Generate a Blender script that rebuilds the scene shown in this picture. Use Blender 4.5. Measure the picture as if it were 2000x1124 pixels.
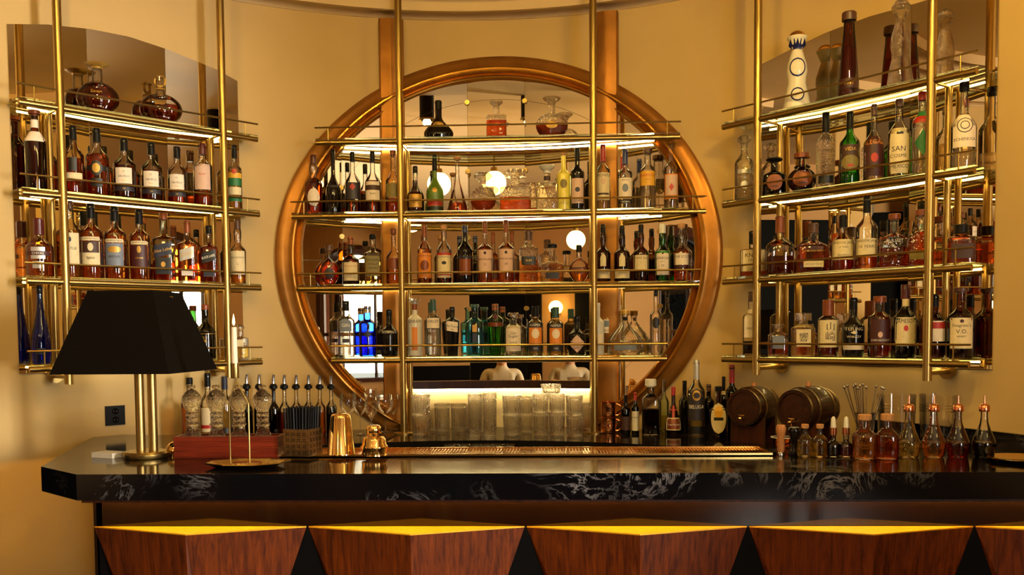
import bpy, math, random
from mathutils import Matrix, Vector
random.seed(7)
SC = bpy.context.scene
COL = SC.collection
for o in list(bpy.data.objects): bpy.data.objects.remove(o)

# ---------------------------------------------------------------- camera
EYE = 1.543
F_PX, PPX, PPY = 1800.0, 1000.0, 745.0
CAM = Vector((0.2398, 0.0, EYE)); YAW, PITCH, ROLL = 0.0385, -0.0517, -0.0084
_f = Vector((-math.sin(YAW), math.cos(YAW), 0)); _r = Vector((math.cos(YAW), math.sin(YAW), 0)); _u = Vector((0, 0, 1))
FW = _f*math.cos(PITCH) + _u*math.sin(PITCH); _u2 = _u*math.cos(PITCH) - _f*math.sin(PITCH)
RT = _r*math.cos(ROLL) + _u2*math.sin(ROLL); UP = _u2*math.cos(ROLL) - _r*math.sin(ROLL)
cd = bpy.data.cameras.new('camera'); cam = bpy.data.objects.new('camera', cd); COL.objects.link(cam)
cd.sensor_width = 36; cd.lens = F_PX/2000*36; cd.shift_y = (PPY-562)/2000; cd.clip_start = .05; cd.clip_end = 60
m = Matrix((RT, UP, -FW)).transposed().to_4x4(); m.translation = CAM; cam.matrix_world = m
SC.camera = cam
def proj(p):
    d = Vector(p)-CAM; z = d.dot(FW)
    return PPX+F_PX*d.dot(RT)/z, PPY-F_PX*d.dot(UP)/z, z
def ray(u, v): return FW + RT*((u-PPX)/F_PX) + UP*((PPY-v)/F_PX)

# ---------------------------------------------------------------- light, world, exposure
vs = SC.view_settings
vs.view_transform = 'Standard'; vs.look = 'None'; vs.gamma = 1; vs.use_curve_mapping = False; vs.exposure = EXPOSURE = -1.36
SC.cycles.max_bounces = 14; SC.cycles.glossy_bounces = 8; SC.cycles.transmission_bounces = 12
SC.cycles.transparent_max_bounces = 40; SC.cycles.diffuse_bounces = 4
SC.cycles.caustics_reflective = False; SC.cycles.caustics_refractive = False
SC.cycles.sample_clamp_indirect = 6
w = bpy.data.worlds.new('sky'); SC.world = w; w.use_nodes = True
w.node_tree.nodes['Background'].inputs[0].default_value = (.80, .90, 1, 1); w.node_tree.nodes['Background'].inputs[1].default_value = 3.0

def lamp(name, kind, loc, energy, color, size=None, target=None, label=None, size_y=None, spot=None):
    l = bpy.data.lights.new(name, kind); l.energy = energy; l.color = color
    if kind == 'AREA':
        l.size = size
        if size_y: l.shape = 'RECTANGLE'; l.size_y = size_y
    elif size: l.shadow_soft_size = size
    if spot: l.spot_size = spot; l.spot_blend = .6
    o = bpy.data.objects.new(name, l); COL.objects.link(o); o.location = loc
    if target is not None: o.rotation_euler = (Vector(target)-Vector(loc)).to_track_quat('-Z', 'Y').to_euler()
    return o
WARM = (1, .66, .14)
# daylight entering through the street windows (the lamps stand outside, behind the panes)
lamp('window_daylight', 'AREA', (3.15, -5.3, 1.9), 700, (1, .94, .86), 1.5, (1.6, 0, 1.5), size_y=2.0)
lamp('window_daylight', 'AREA', (5.1, -3.5, 1.9), 800, (1, .94, .86), 1.5, (0, -1.0, 1.5), size_y=2.0)
lamp('window_daylight', 'AREA', (5.1, -.40, 1.9), 4200, (1, .94, .86), 1.3, (-1.7, 3.4, 1.6), size_y=2.0)
# spots added above the view to light the bottle labels and niche wall
for x, y, e, tx in ((-1.3, 2.55, 70, -1.5), (0.0, 2.6, 90, 0.0), (1.3, 2.55, 150, 1.5)):
    lamp('added_spot', 'SPOT', (x, y, 3.13), e, WARM, .03, (tx, 4.7, 1.4), spot=math.radians(140))
for x, y, e in ((-2.2, -2.6, 160), (1.8, -2.6, 160)):
    lamp('added_spot', 'SPOT', (x, y, 3.12), e, WARM, .03, (x, y, 0), spot=math.radians(120))  # two more spots added over the rear of the room

# ---------------------------------------------------------------- materials
MATS = {}
def nm(name):
    mt = bpy.data.materials.new(name); mt.use_nodes = True; nt = mt.node_tree; nt.nodes.clear()
    out = nt.nodes.new('ShaderNodeOutputMaterial'); MATS[name] = mt
    return mt, nt, out
def N(nt, t, **kw):
    n = nt.nodes.new(t)
    for k, v in kw.items():
        if k.startswith('_'): setattr(n, k[1:], v)
        else: n.inputs[k].default_value = v
    return n
def c4(c): return (c[0], c[1], c[2], 1)
def srgb(h):
    h = h.lstrip('#'); r = [int(h[i:i+2], 16)/255 for i in (0, 2, 4)]
    return tuple(x/12.92 if x <= .04045 else ((x+.055)/1.055)**2.4 for x in r)
def pbr(name, col, rough=.5, metal=0, var=.0, scale=20, bump=0, spec=.5, coat=0, emit=None, es=0, stretch=(1,1,1), col2=None):
    """principled with procedural noise variation and optional bump"""
    mt, nt, out = nm(name)
    if isinstance(col, str): col = srgb(col)
    if isinstance(col2, str): col2 = srgb(col2)
    p = N(nt, 'ShaderNodeBsdfPrincipled', Roughness=rough, Metallic=metal); nt.links.new(p.outputs[0], out.inputs[0])
    p.inputs['Specular IOR Level'].default_value = spec; p.inputs['Coat Weight'].default_value = coat
    p.inputs['Base Color'].default_value = c4(col)
    tc = N(nt, 'ShaderNodeTexCoord'); mp = N(nt, 'ShaderNodeMapping', Scale=stretch); nt.links.new(tc.outputs['Object'], mp.inputs[0])
    no = N(nt, 'ShaderNodeTexNoise', Scale=scale, Detail=4); nt.links.new(mp.outputs[0], no.inputs['Vector'])
    if var or col2:
        mx = N(nt, 'ShaderNodeMix', _data_type='RGBA')
        a = col if col2 else tuple(x*(1-var) for x in col); b = col2 if col2 else tuple(min(1, x*(1+var)) for x in col)
        mx.inputs[6].default_value = c4(a); mx.inputs[7].default_value = c4(b)
        rmp = N(nt, 'ShaderNodeMapRange'); rmp.inputs[1].default_value = .3; rmp.inputs[2].default_value = .7
        nt.links.new(no.outputs[0], rmp.inputs[0]); nt.links.new(rmp.outputs[0], mx.inputs[0]); nt.links.new(mx.outputs[2], p.inputs['Base Color'])
    if bump:
        bp = N(nt, 'ShaderNodeBump', Strength=bump, Distance=.01); nt.links.new(no.outputs[0], bp.inputs['Height']); nt.links.new(bp.outputs[0], p.inputs['Normal'])
    if emit:
        p.inputs['Emission Color'].default_value = c4(emit); p.inputs['Emission Strength'].default_value = es
    return mt
def emitter(name, col, strength):
    mt, nt, out = nm(name); e = N(nt, 'ShaderNodeEmission', Strength=strength); e.inputs[0].default_value = c4(col); nt.links.new(e.outputs[0], out.inputs[0]); return mt
def thin_glass(name, tint, edge=None, refl=1.0, rough=.02, bump=0, bscale=60):
    """thin-walled glass: tinted straight-through light plus Fresnel reflection"""
    mt, nt, out = nm(name)
    edge = edge or tuple(t*t*.55 for t in tint)
    lw = N(nt, 'ShaderNodeLayerWeight', Blend=.35)
    mx = N(nt, 'ShaderNodeMix', _data_type='RGBA'); mx.inputs[6].default_value = c4(tint); mx.inputs[7].default_value = c4(edge)
    pw = N(nt, 'ShaderNodeMath', _operation='POWER'); pw.inputs[1].default_value = 1.6
    nt.links.new(lw.outputs['Facing'], pw.inputs[0]); nt.links.new(pw.outputs[0], mx.inputs[0])
    tr = N(nt, 'ShaderNodeBsdfTransparent'); nt.links.new(mx.outputs[2], tr.inputs[0])
    gl = N(nt, 'ShaderNodeBsdfGlossy', Roughness=rough); gl.inputs[0].default_value = (1, 1, 1, 1)
    fr = N(nt, 'ShaderNodeFresnel', IOR=1.5); ml = N(nt, 'ShaderNodeMath', _operation='MULTIPLY'); ml.inputs[1].default_value = refl; ml.use_clamp = True
    nt.links.new(fr.outputs[0], ml.inputs[0])
    if bump:
        tc = N(nt, 'ShaderNodeTexCoord'); vo = N(nt, 'ShaderNodeTexVoronoi', Scale=bscale); nt.links.new(tc.outputs['Object'], vo.inputs[0])
        bp = N(nt, 'ShaderNodeBump', Strength=bump, Distance=.004); nt.links.new(vo.outputs[0], bp.inputs['Height'])
        for n in (gl, fr): nt.links.new(bp.outputs[0], n.inputs['Normal'])
        nt.links.new(bp.outputs[0], lw.inputs['Normal'])
    ms = N(nt, 'ShaderNodeMixShader'); nt.links.new(ml.outputs[0], ms.inputs[0]); nt.links.new(tr.outputs[0], ms.inputs[1]); nt.links.new(gl.outputs[0], ms.inputs[2])
    nt.links.new(ms.outputs[0], out.inputs[0]); return mt
def liquid(name, col, ior=1.33, rough=0):
    mt, nt, out = nm(name)
    p = N(nt, 'ShaderNodeBsdfPrincipled', Roughness=rough, IOR=ior); p.inputs['Transmission Weight'].default_value = 1; p.inputs['Base Color'].default_value = c4(srgb(col) if isinstance(col, str) else col)
    tr = N(nt, 'ShaderNodeBsdfTransparent'); tr.inputs[0].default_value = c4(srgb(col) if isinstance(col, str) else col)
    ms = N(nt, 'ShaderNodeMixShader'); ms.inputs[0].default_value = .55
    nt.links.new(p.outputs[0], ms.inputs[1]); nt.links.new(tr.outputs[0], ms.inputs[2]); nt.links.new(ms.outputs[0], out.inputs[0]); return mt
def wood(name, c1, c2, scale=6, axis='Z', rough=.35, coat=.2):
    mt, nt, out = nm(name)
    p = N(nt, 'ShaderNodeBsdfPrincipled', Roughness=rough); p.inputs['Coat Weight'].default_value = coat; p.inputs['Specular IOR Level'].default_value = .22; nt.links.new(p.outputs[0], out.inputs[0])
    tc = N(nt, 'ShaderNodeTexCoord'); mp = N(nt, 'ShaderNodeMapping'); nt.links.new(tc.outputs['Object'], mp.inputs[0])
    mp.inputs['Scale'].default_value = {'Z': (14, 14, .7), 'X': (.7, 14, 14), 'Y': (14, .7, 14)}[axis]
    no = N(nt, 'ShaderNodeTexNoise', Scale=scale, Detail=8, Roughness=.65, Distortion=.6); nt.links.new(mp.outputs[0], no.inputs['Vector'])
    r = N(nt, 'ShaderNodeValToRGB'); r.color_ramp.elements[0].position = .35; r.color_ramp.elements[1].position = .68
    r.color_ramp.elements[0].color = c4(srgb(c1)); r.color_ramp.elements[1].color = c4(srgb(c2))
    nt.links.new(no.outputs[0], r.inputs[0]); nt.links.new(r.outputs[0], p.inputs['Base Color'])
    bp = N(nt, 'ShaderNodeBump', Strength=.08, Distance=.002); nt.links.new(no.outputs[0], bp.inputs['Height']); nt.links.new(bp.outputs[0], p.inputs['Normal'])
    return mt
def marble(name):
    mt, nt, out = nm(name)
    p = N(nt, 'ShaderNodeBsdfPrincipled', Roughness=.10); p.inputs['Specular IOR Level'].default_value = .42; nt.links.new(p.outputs[0], out.inputs[0])
    tc = N(nt, 'ShaderNodeTexCoord'); mp = N(nt, 'ShaderNodeMapping', Scale=(1, 1, 1.2)); nt.links.new(tc.outputs['Object'], mp.inputs[0])
    n1 = N(nt, 'ShaderNodeTexNoise', Scale=5.5, Detail=9, Roughness=.68, Distortion=1.6); nt.links.new(mp.outputs[0], n1.inputs['Vector'])
    n2 = N(nt, 'ShaderNodeTexNoise', Scale=1.9, Detail=2); nt.links.new(mp.outputs[0], n2.inputs['Vector'])
    a = N(nt, 'ShaderNodeMath', _operation='SUBTRACT'); a.inputs[1].default_value = .5; nt.links.new(n1.outputs[0], a.inputs[0])
    b = N(nt, 'ShaderNodeMath', _operation='ABSOLUTE'); nt.links.new(a.outputs[0], b.inputs[0])
    v = N(nt, 'ShaderNodeMapRange'); v.inputs[1].default_value = 0; v.inputs[2].default_value = .028; v.inputs[3].default_value = 1; v.inputs[4].default_value = 0; nt.links.new(b.outputs[0], v.inputs[0])
    g = N(nt, 'ShaderNodeMapRange'); g.inputs[1].default_value = .54; g.inputs[2].default_value = .78; nt.links.new(n2.outputs[0], g.inputs[0])
    ml = N(nt, 'ShaderNodeMath', _operation='MULTIPLY'); nt.links.new(v.outputs[0], ml.inputs[0]); nt.links.new(g.outputs[0], ml.inputs[1])
    mx = N(nt, 'ShaderNodeMix', _data_type='RGBA'); mx.inputs[6].default_value = c4((.0022, .0022, .003)); mx.inputs[7].default_value = c4((.30, .28, .30))
    nt.links.new(ml.outputs[0], mx.inputs[0]); nt.links.new(mx.outputs[2], p.inputs['Base Color']); return mt

def cut_glass(name, tint, scale, bump, clear, ior=1.42):
    """solid refracting crystal with a cut pattern; part of the light passes straight through"""
    mt, nt, out = nm(name)
    p_ = N(nt, 'ShaderNodeBsdfPrincipled', Roughness=.0, IOR=ior); p_.inputs['Transmission Weight'].default_value = 1; p_.inputs['Base Color'].default_value = c4(tint)
    tc = N(nt, 'ShaderNodeTexCoord'); vo = N(nt, 'ShaderNodeTexVoronoi', Scale=scale); nt.links.new(tc.outputs['Object'], vo.inputs[0])
    bp = N(nt, 'ShaderNodeBump', Strength=bump, Distance=.004); nt.links.new(vo.outputs[0], bp.inputs['Height']); nt.links.new(bp.outputs[0], p_.inputs['Normal'])
    tr = N(nt, 'ShaderNodeBsdfTransparent'); tr.inputs[0].default_value = c4(tint)
    ms = N(nt, 'ShaderNodeMixShader'); ms.inputs[0].default_value = clear
    nt.links.new(p_.outputs[0], ms.inputs[1]); nt.links.new(tr.outputs[0], ms.inputs[2]); nt.links.new(ms.outputs[0], out.inputs[0]); return mt
cut_glass('crystal', (.99, .98, .96), 50, .35, .4); cut_glass('cut_glass', (.99, .98, .96), 100, .7, .3); cut_glass('tumbler_glass', (.99, .98, .96), 150, .6, .35)
pbr('plaster', '#c4a36a', .8, var=.05, scale=3, bump=.03)
pbr('ceiling_paint', '#d9b787', .7, var=.03, scale=3)
pbr('column_paint', '#8f8478', .7, var=.05); pbr('foliage', '#4f7a3c', .6, var=.3, scale=4)
pbr('room_paint', '#b98d58', .8, var=.06, scale=2)
pbr('brass', (.41, .27, .085), .30, 1, var=.02, scale=30)
pbr('bright_brass', (.85, .58, .20), .16, 1, var=.06, scale=30)
pbr('gold_paint', (.44, .20, .032), .27, .85, var=.22, scale=7, bump=.12)
pbr('bronze_paint', (.36, .15, .027), .36, .72, var=.25, scale=7, bump=.12)
pbr('polished_gold', (.95, .62, .22), .07, 1, var=.03, scale=10)
pbr('copper', (.85, .36, .17), .15, 1, var=.08, scale=20)
pbr('steel', (.62, .60, .58), .16, 1)
pbr('aged_metal', (.24, .165, .085), .35, 1, var=.3, scale=60, bump=.1)
mt, nt, out = nm('mirror'); g_ = N(nt, 'ShaderNodeBsdfGlossy', Roughness=.004); g_.inputs[0].default_value = c4((.88, .77, .57)); nt.links.new(g_.outputs[0], out.inputs[0])
pbr('mirror_edge', '#b9c3a4', .2, .2)
marble('marble')
pbr('black_stone', (.008, .007, .007), .07, var=.3, scale=8)
wood('panel_wood', '#3a1303', '#723208', 5, 'Z', .45, .04)
wood('box_wood', '#4d1409', '#7f2a14', 4, 'X', .4)
wood('barrel_wood', '#1e0d06', '#43210f', 4, 'Y', .45)
wood('dark_wood', '#2a1208', '#4a2210', 4, 'Z', .4)
wood('light_wood', '#a8693c', '#c98d5c', 5, 'Z', .5)
wood('floor_wood', '#2c1a10', '#4a2d1a', 3, 'Y', .4)
pbr('lacquer', '#140803', .07, var=.12, scale=3, spec=.6)
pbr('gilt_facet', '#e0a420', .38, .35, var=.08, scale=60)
pbr('black_gap', (.0016, .0013, .0012), .7, var=.2, scale=10, spec=.08)
pbr('black_cloth', (.0045, .003, .002), .95, var=.15, scale=400, bump=.1, spec=.05)
pbr('black_plastic', (.005, .004, .004), .4, var=.1, spec=.14)
pbr('black_gloss', (.005, .004, .004), .10, var=.1, spec=.4)
pbr('white_paper', '#d9cbb4', .7, var=.03)
pbr('cream', '#d8c49a', .65, var=.06, scale=90)
pbr('pale_label', '#e3d0bb', .6, var=.04, scale=90)
pbr('pink_label', '#cfa995', .6, var=.04, scale=90)
pbr('gold_label', '#b98d3c', .4, .4, var=.1, scale=60)
pbr('navy_label', '#141a33', .5, var=.1); pbr('maroon_label', '#3d0f10', .5, var=.1); pbr('brown_label', '#3d2014', .55, var=.1)
pbr('grey_label', '#6f7686', .5, var=.08); pbr('charcoal_label', '#28222a', .5, var=.1); pbr('green_label', '#1b6a38', .5, var=.1)
pbr('red_label', '#b02a1c', .5, var=.1); pbr('orange_label', '#d87f2a', .5, var=.08); pbr('yellow_label', '#e0a52c', .5, var=.08)
pbr('silver_label', '#b9b4ad', .35, .5, var=.08); pbr('black_label', '#0d0a0a', .45, var=.1); pbr('olive_label', '#7b6b33', .55, var=.15, scale=120)
pbr('ink', '#1d1512', .6, var=.1); pbr('gold_ink', '#c79a45', .35, .6, var=.1); pbr('red_ink', '#b5331f', .5, var=.1); pbr('white_ink', '#e8e0d2', .5, var=.03)
pbr('red_cap', '#a01c1c', .35, var=.1); pbr('maroon_cap', '#4a0d12', .3, var=.1); pbr('brown_cap', '#4a2615', .4, var=.15); pbr('cork', '#b98555', .8, var=.2, scale=150, bump=.2)
pbr('blue_cap', '#172a63', .35, var=.1); pbr('white_cap', '#d9d3c6', .4, var=.03); pbr('teal_cap', '#254a48', .4, var=.1); pbr('amber_cap', '#7a3c1a', .38, .3, var=.15)
pbr('ceramic_white', '#e2d6c4', .25, var=.02, coat=.4); pbr('cobalt', '#111a52', .25, var=.1, coat=.3)
pbr('wax', '#e0cdb6', .5, var=.02); emitter('flame', (1, .62, .22), 30)
emitter('led', (1, .74, .32), 75.0); emitter('led_side', (1, .72, .24), 32.0); emitter('led_end', (1, .50, .05), 150.0); emitter('led_under', (1, .62, .10), 200.0); emitter('globe_light', (1, .70, .20), 90.0); emitter('cove_led', (1, .70, .32), 7)
thin_glass('clear_glass', (.98, .97, .94), (.60, .54, .43), refl=1.3); thin_glass('stem_glass', (.99, .98, .97), (.84, .80, .74), refl=.9); thin_glass('votive_glass', (.85, .38, .08), (.4, .12, .02)); thin_glass('shelf_glass', (.95, .97, .90), (.75, .85, .62), refl=.8); thin_glass('textured_glass', (.96, .95, .9), (.4, .35, .25), refl=1.4, bump=.5, bscale=90)
thin_glass('green_glass', (.16, .62, .12), (.02, .16, .03)); thin_glass('dark_green_glass', (.035, .085, .03), (.008, .02, .008)); thin_glass('blue_glass', (.10, .30, .97), (.02, .06, .45))
thin_glass('aqua_glass', (.42, .82, .88), (.08, .35, .45)); thin_glass('amber_glass', (.42, .15, .03), (.08, .02, .005)); thin_glass('brown_glass', (.30, .14, .05), (.06, .025, .01)); thin_glass('smoke_glass', (.07, .045, .03), (.015, .01, .008))
thin_glass('green_clear', (.82, .92, .78), (.25, .38, .22)); thin_glass('window_glass', (.95, .97, .97))
pbr('frosted_green', '#4d6b18', .35, var=.1, coat=.2); pbr('frosted_white', '#cfc7ba', .3, var=.05, coat=.2); pbr('lemon_glass', '#e2cf52', .25, var=.05, coat=.5)
liquid('whisky', (.92, .46, .10)); liquid('light_whisky', (.95, .62, .22)); liquid('dark_rum', (.42, .10, .025)); liquid('red_amber', (.80, .24, .05)); liquid('spirit', (.98, .97, .94)); liquid('pale_gold', (.96, .84, .48))
liquid('black_liquor', (.035, .015, .008)); liquid('blue_spirit', (.12, .30, .95)); liquid('aqua_spirit', (.40, .80, .88)); liquid('green_spirit', (.16, .70, .10)); liquid('red_bitters', (.62, .04, .025)); liquid('orange_syrup', (.95, .58, .22)); liquid('yellow_spirit', (.97, .78, .16))

# ---------------------------------------------------------------- mesh helpers
class MB:
    def __init__(s): s.v = []; s.f = []
    def add(s, vs_, fs): b = len(s.v); s.v += [tuple(x) for x in vs_]; s.f += [tuple(b+i for i in f) for f in fs]; return s
    def box(s, x0, x1, y0, y1, z0, z1):
        return s.add([(x0,y0,z0),(x1,y0,z0),(x1,y1,z0),(x0,y1,z0),(x0,y0,z1),(x1,y0,z1),(x1,y1,z1),(x0,y1,z1)], [(0,3,2,1),(4,5,6,7),(0,1,5,4),(1,2,6,5),(2,3,7,6),(3,0,4,7)])
    def prism(s, poly, z0, z1):
        n = len(poly); return s.add([(x,y,z0) for x,y in poly]+[(x,y,z1) for x,y in poly], [tuple(range(n-1,-1,-1)), tuple(range(n,2*n))]+[(i,(i+1)%n,n+(i+1)%n,n+i) for i in range(n)])
    def slab(s, pts, nrm):          # planar polygon extruded along a vector
        n = len(pts); q = [tuple(Vector(p)+Vector(nrm)) for p in pts]
        return s.add(list(pts)+q, [tuple(range(n-1,-1,-1)), tuple(range(n,2*n))]+[(i,(i+1)%n,n+(i+1)%n,n+i) for i in range(n)])
    def tube(s, pts, r, seg=12, cap=True, closed=False):
        pts = [Vector(p) for p in pts]; n = len(pts); rs = r if isinstance(r, (list, tuple)) else [r]*n; rings = []; prev = None
        for i, p in enumerate(pts):
            if closed: t = (pts[(i+1)%n]-pts[i-1]).normalized()
            else: t = (pts[min(i+1,n-1)]-pts[max(i-1,0)]).normalized()
            if prev is None: a = t.orthogonal().normalized()
            else: a = (prev - t*prev.dot(t)).normalized()
            prev = a; b = t.cross(a)
            rings.append([tuple(p+(a*math.cos(2*math.pi*k/seg)+b*math.sin(2*math.pi*k/seg))*rs[i]) for k in range(seg)])
        base = len(s.v)
        for rg in rings: s.v += rg
        m_ = n if closed else n-1
        for i in range(m_):
            j = (i+1) % n
            for k in range(seg):
                s.f.append((base+i*seg+k, base+i*seg+(k+1)%seg, base+j*seg+(k+1)%seg, base+j*seg+k))
        if cap and not closed: s.f.append(tuple(base+k for k in range(seg-1,-1,-1))); s.f.append(tuple(base+(n-1)*seg+k for k in range(seg)))
        return s
    def lathe(s, prof, seg=24, cx=0, cy=0, cz=0):   # prof: (r,z) bottom to top
        base = len(s.v); idx = []
        for r, z in prof:
            if r < 1e-6: idx.append([len(s.v)]); s.v.append((cx, cy, cz+z))
            else:
                idx.append(list(range(len(s.v), len(s.v)+seg))); s.v += [(cx+r*math.cos(2*math.pi*k/seg), cy+r*math.sin(2*math.pi*k/seg), cz+z) for k in range(seg)]
        s.skin(idx, seg); return s
    def skin(s, idx, seg):
        for A, B in zip(idx, idx[1:]):
            for k in range(seg):
                k2 = (k+1) % seg
                if len(A) == 1 and len(B) == 1: continue
                if len(A) == 1: s.f.append((A[0], B[k2], B[k]))
                elif len(B) == 1: s.f.append((A[k], A[k2], B[0]))
                else: s.f.append((A[k], A[k2], B[k2], B[k]))
    def ball(s, c, r, seg=14, rings=8, sz=1.0):
        return s.lathe([(r*math.sin(math.pi*i/rings), -r*sz*math.cos(math.pi*i/rings)) for i in range(rings+1)], seg, *c)
    def build(s, name, mat, parent=None, smooth=False, angle=40):
        me = bpy.data.meshes.new(name); me.from_pydata(s.v, [], s.f); me.update()
        if mat: me.materials.append(MATS[mat])
        if smooth:
            me.shade_smooth()
            try: me.set_sharp_from_angle(angle=math.radians(angle))
            except Exception: pass
        o = bpy.data.objects.new(name, me); COL.objects.link(o)
        if parent is not None: o.parent = parent
        return o
def empty(name, loc=(0, 0, 0), rz=0, label=None, cat=None, group=None, kind=None):
    o = bpy.data.objects.new(name, None); COL.objects.link(o); o.location = loc; o.rotation_euler = (0, 0, rz); o.empty_display_size = .05
    return tag(o, label, cat, group, kind)
def tag(o, label=None, cat=None, group=None, kind=None):
    if label: o['label'] = label
    if cat: o['category'] = cat
    if group: o['group'] = group
    if kind: o['kind'] = kind
    return o
def copy_tree(o, parent=None):
    c = o.copy(); COL.objects.link(c); c.parent = parent
    for ch in o.children: copy_tree(ch, c)
    return c

# text meshes, all evaluated at once
WORDS = """ABUELO|XII|12|18|10|CHIVAS|CASTLE|COMPASS BOX|Spice|ASYLA|Blue Label|GOLD|BLACK LABEL|OLD PULTENEY|MACALLAN|CAOL ILA|LAPHROAIG|THE SCOT|MONIN|BARSOL|TACAMA|ORIGINAL|SINGLE|GRAIN|GINRAW|OXLEY|Fifty Pounds|Gin|Suger|NAPUE|GIN|HENDRICK'S|BROOKMANS|GREY GOOSE|PISCO|VIDA|ILEGAL|SAN|COSME|MEXICO|SCHENUSA|KNOB|CREEK|100|WIDOW JANE|10 YEARS|BOURBON|TEELING|WHISKEY|JAMESON|Seagram's|V.O.|WHISKY|BELUGA|Grand Marnier|GLENFARCLAS|WOODFORD RESERVE|DISTILLER'S SELECT|BULLEIT|LAGAVULIN|XO|Zacapa|GLENMORANGIE|CHIHUALOUCH|MUST|山|崎|響|RUM|HENNESSY|1942|AMARO|CHERRY""".split('|')
TXT = {}
def make_texts():
    obs = []
    for s in WORDS:
        cv = bpy.data.curves.new('lettering', 'FONT'); cv.body = s; cv.size = 1; cv.resolution_u = 2
        o = bpy.data.objects.new('lettering', cv); COL.objects.link(o); obs.append((s, o, cv))
    bpy.context.view_layer.update(); dg = bpy.context.evaluated_depsgraph_get()
    for s, o, cv in obs:
        me = bpy.data.meshes.new_from_object(o.evaluated_get(dg))
        v = [(x.co.x, x.co.y) for x in me.vertices]
        if v:
            x0 = min(a for a, b in v); x1 = max(a for a, b in v); y0 = min(b for a, b in v); y1 = max(b for a, b in v)
            TXT[s] = ([(a-(x0+x1)/2, b-(y0+y1)/2) for a, b in v], [tuple(p.vertices) for p in me.polygons], x1-x0, y1-y0)
        bpy.data.meshes.remove(me)
    for s, o, cv in obs: bpy.data.objects.remove(o); bpy.data.curves.remove(cv)
make_texts()

# ---------------------------------------------------------------- setting
OX, OY, RW = -.07, 2.65, 2.17          # plan centre and radius of the round niche behind the bar
ZC = EYE+1.61                           # niche ceiling
def wpt(phi, r=RW, z=0): return (OX+r*math.sin(phi), OY+r*math.cos(phi), z)
def hit_wall(u, v, r=RW):
    d = ray(u, v); ox, oy = CAM.x-OX, CAM.y-OY
    a = d.x*d.x+d.y*d.y; b = 2*(ox*d.x+oy*d.y); c = ox*ox+oy*oy-r*r
    return CAM+d*((-b+math.sqrt(b*b-4*a*c))/(2*a))
def phi_of(p): return math.atan2(p[0]-OX, p[1]-OY)
def hit_z(u, v, z): d = ray(u, v); return CAM+d*((z-CAM.z)/d.z)
def hit_y(u, v, y): d = ray(u, v); return CAM+d*((y-CAM.y)/d.y)
def arc_sweep(mb, prof, a0, a1, n):     # prof: closed list of (r,z) swept about the niche axis
    k = len(prof); base = len(mb.v)
    for i in range(n+1):
        ph = a0+(a1-a0)*i/n
        mb.v += [wpt(ph, r, z) for r, z in prof]
    for i in range(n):
        for j in range(k):
            mb.f.append((base+i*k+j, base+i*k+(j+1)%k, base+(i+1)*k+(j+1)%k, base+(i+1)*k+j))
    mb.f.append(tuple(base+j for j in range(k))); mb.f.append(tuple(base+n*k+j for j in range(k-1,-1,-1)))
    return mb
H90 = math.radians(90); PA0, PA1 = math.radians(-66), math.radians(74)
tag(arc_sweep(MB(), [(RW, 0), (RW+.12, 0), (RW+.12, ZC+.3), (RW, ZC+.3)], PA0, PA1, 96).build('wall_back', 'plaster', None, True), 'curved ochre plaster wall of the niche behind the bar', kind='structure')
# niche ceiling with concentric rounded cornice rings
cl = MB()
prof = [(.001, ZC+.16), (.001, ZC+.20), (RW+.02, ZC+.20), (RW+.02, ZC)]
rr = RW
for k in range(4):
    for t in range(7):
        a = math.pi*t/6; prof.append((rr-.075+.0675*math.cos(a), ZC+k*.034+.0+.030*math.sin(a)))
    rr -= .15
prof.append((rr, ZC+.16))
tag(arc_sweep(MB(), prof, PA0, PA1, 96).build('ceiling', 'ceiling_paint', None, True), 'ribbed plaster niche ceiling with concentric rings', kind='structure')
tag(MB().box(-4.4, 4.4, -4.7, 5.1, ZC+.205, ZC+.30).build('ceiling', 'ceiling_paint'), 'flat plaster ceiling of the bar room', kind='structure')
tag(MB().box(-4.4, 4.4, -4.7, 5.1, -.06, 0).build('floor', 'floor_wood'), 'dark timber floor of the bar room', kind='structure')
def struct(name, mb, mat, label): return tag(mb.build(name, mat), label, kind='structure')
ZT = ZC+.30
e0 = wpt(PA0, RW); e0b = wpt(PA0, RW+.12); e1 = wpt(PA1, RW); e1b = wpt(PA1, RW+.12)
struct('wall_left', MB().prism([(e0b[0], e0b[1]), (e0b[0], 5.1), (-4.4, 5.1), (-4.4, 5.0), (e0b[0]-.1, 5.0), (e0b[0]-.1, e0b[1])], 0, ZT), 'dark_wood', 'dark timber wall in the passage beside the niche')
struct('wall_right', MB().prism([(e1b[0], e1b[1]), (e1b[0]+.1, e1b[1]), (e1b[0]+.1, 5.0), (4.4, 5.0), (4.4, 5.1), (e1b[0], 5.1)], 0, ZT), 'room_paint', 'ochre wall beyond the barrel end of the niche')
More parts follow.
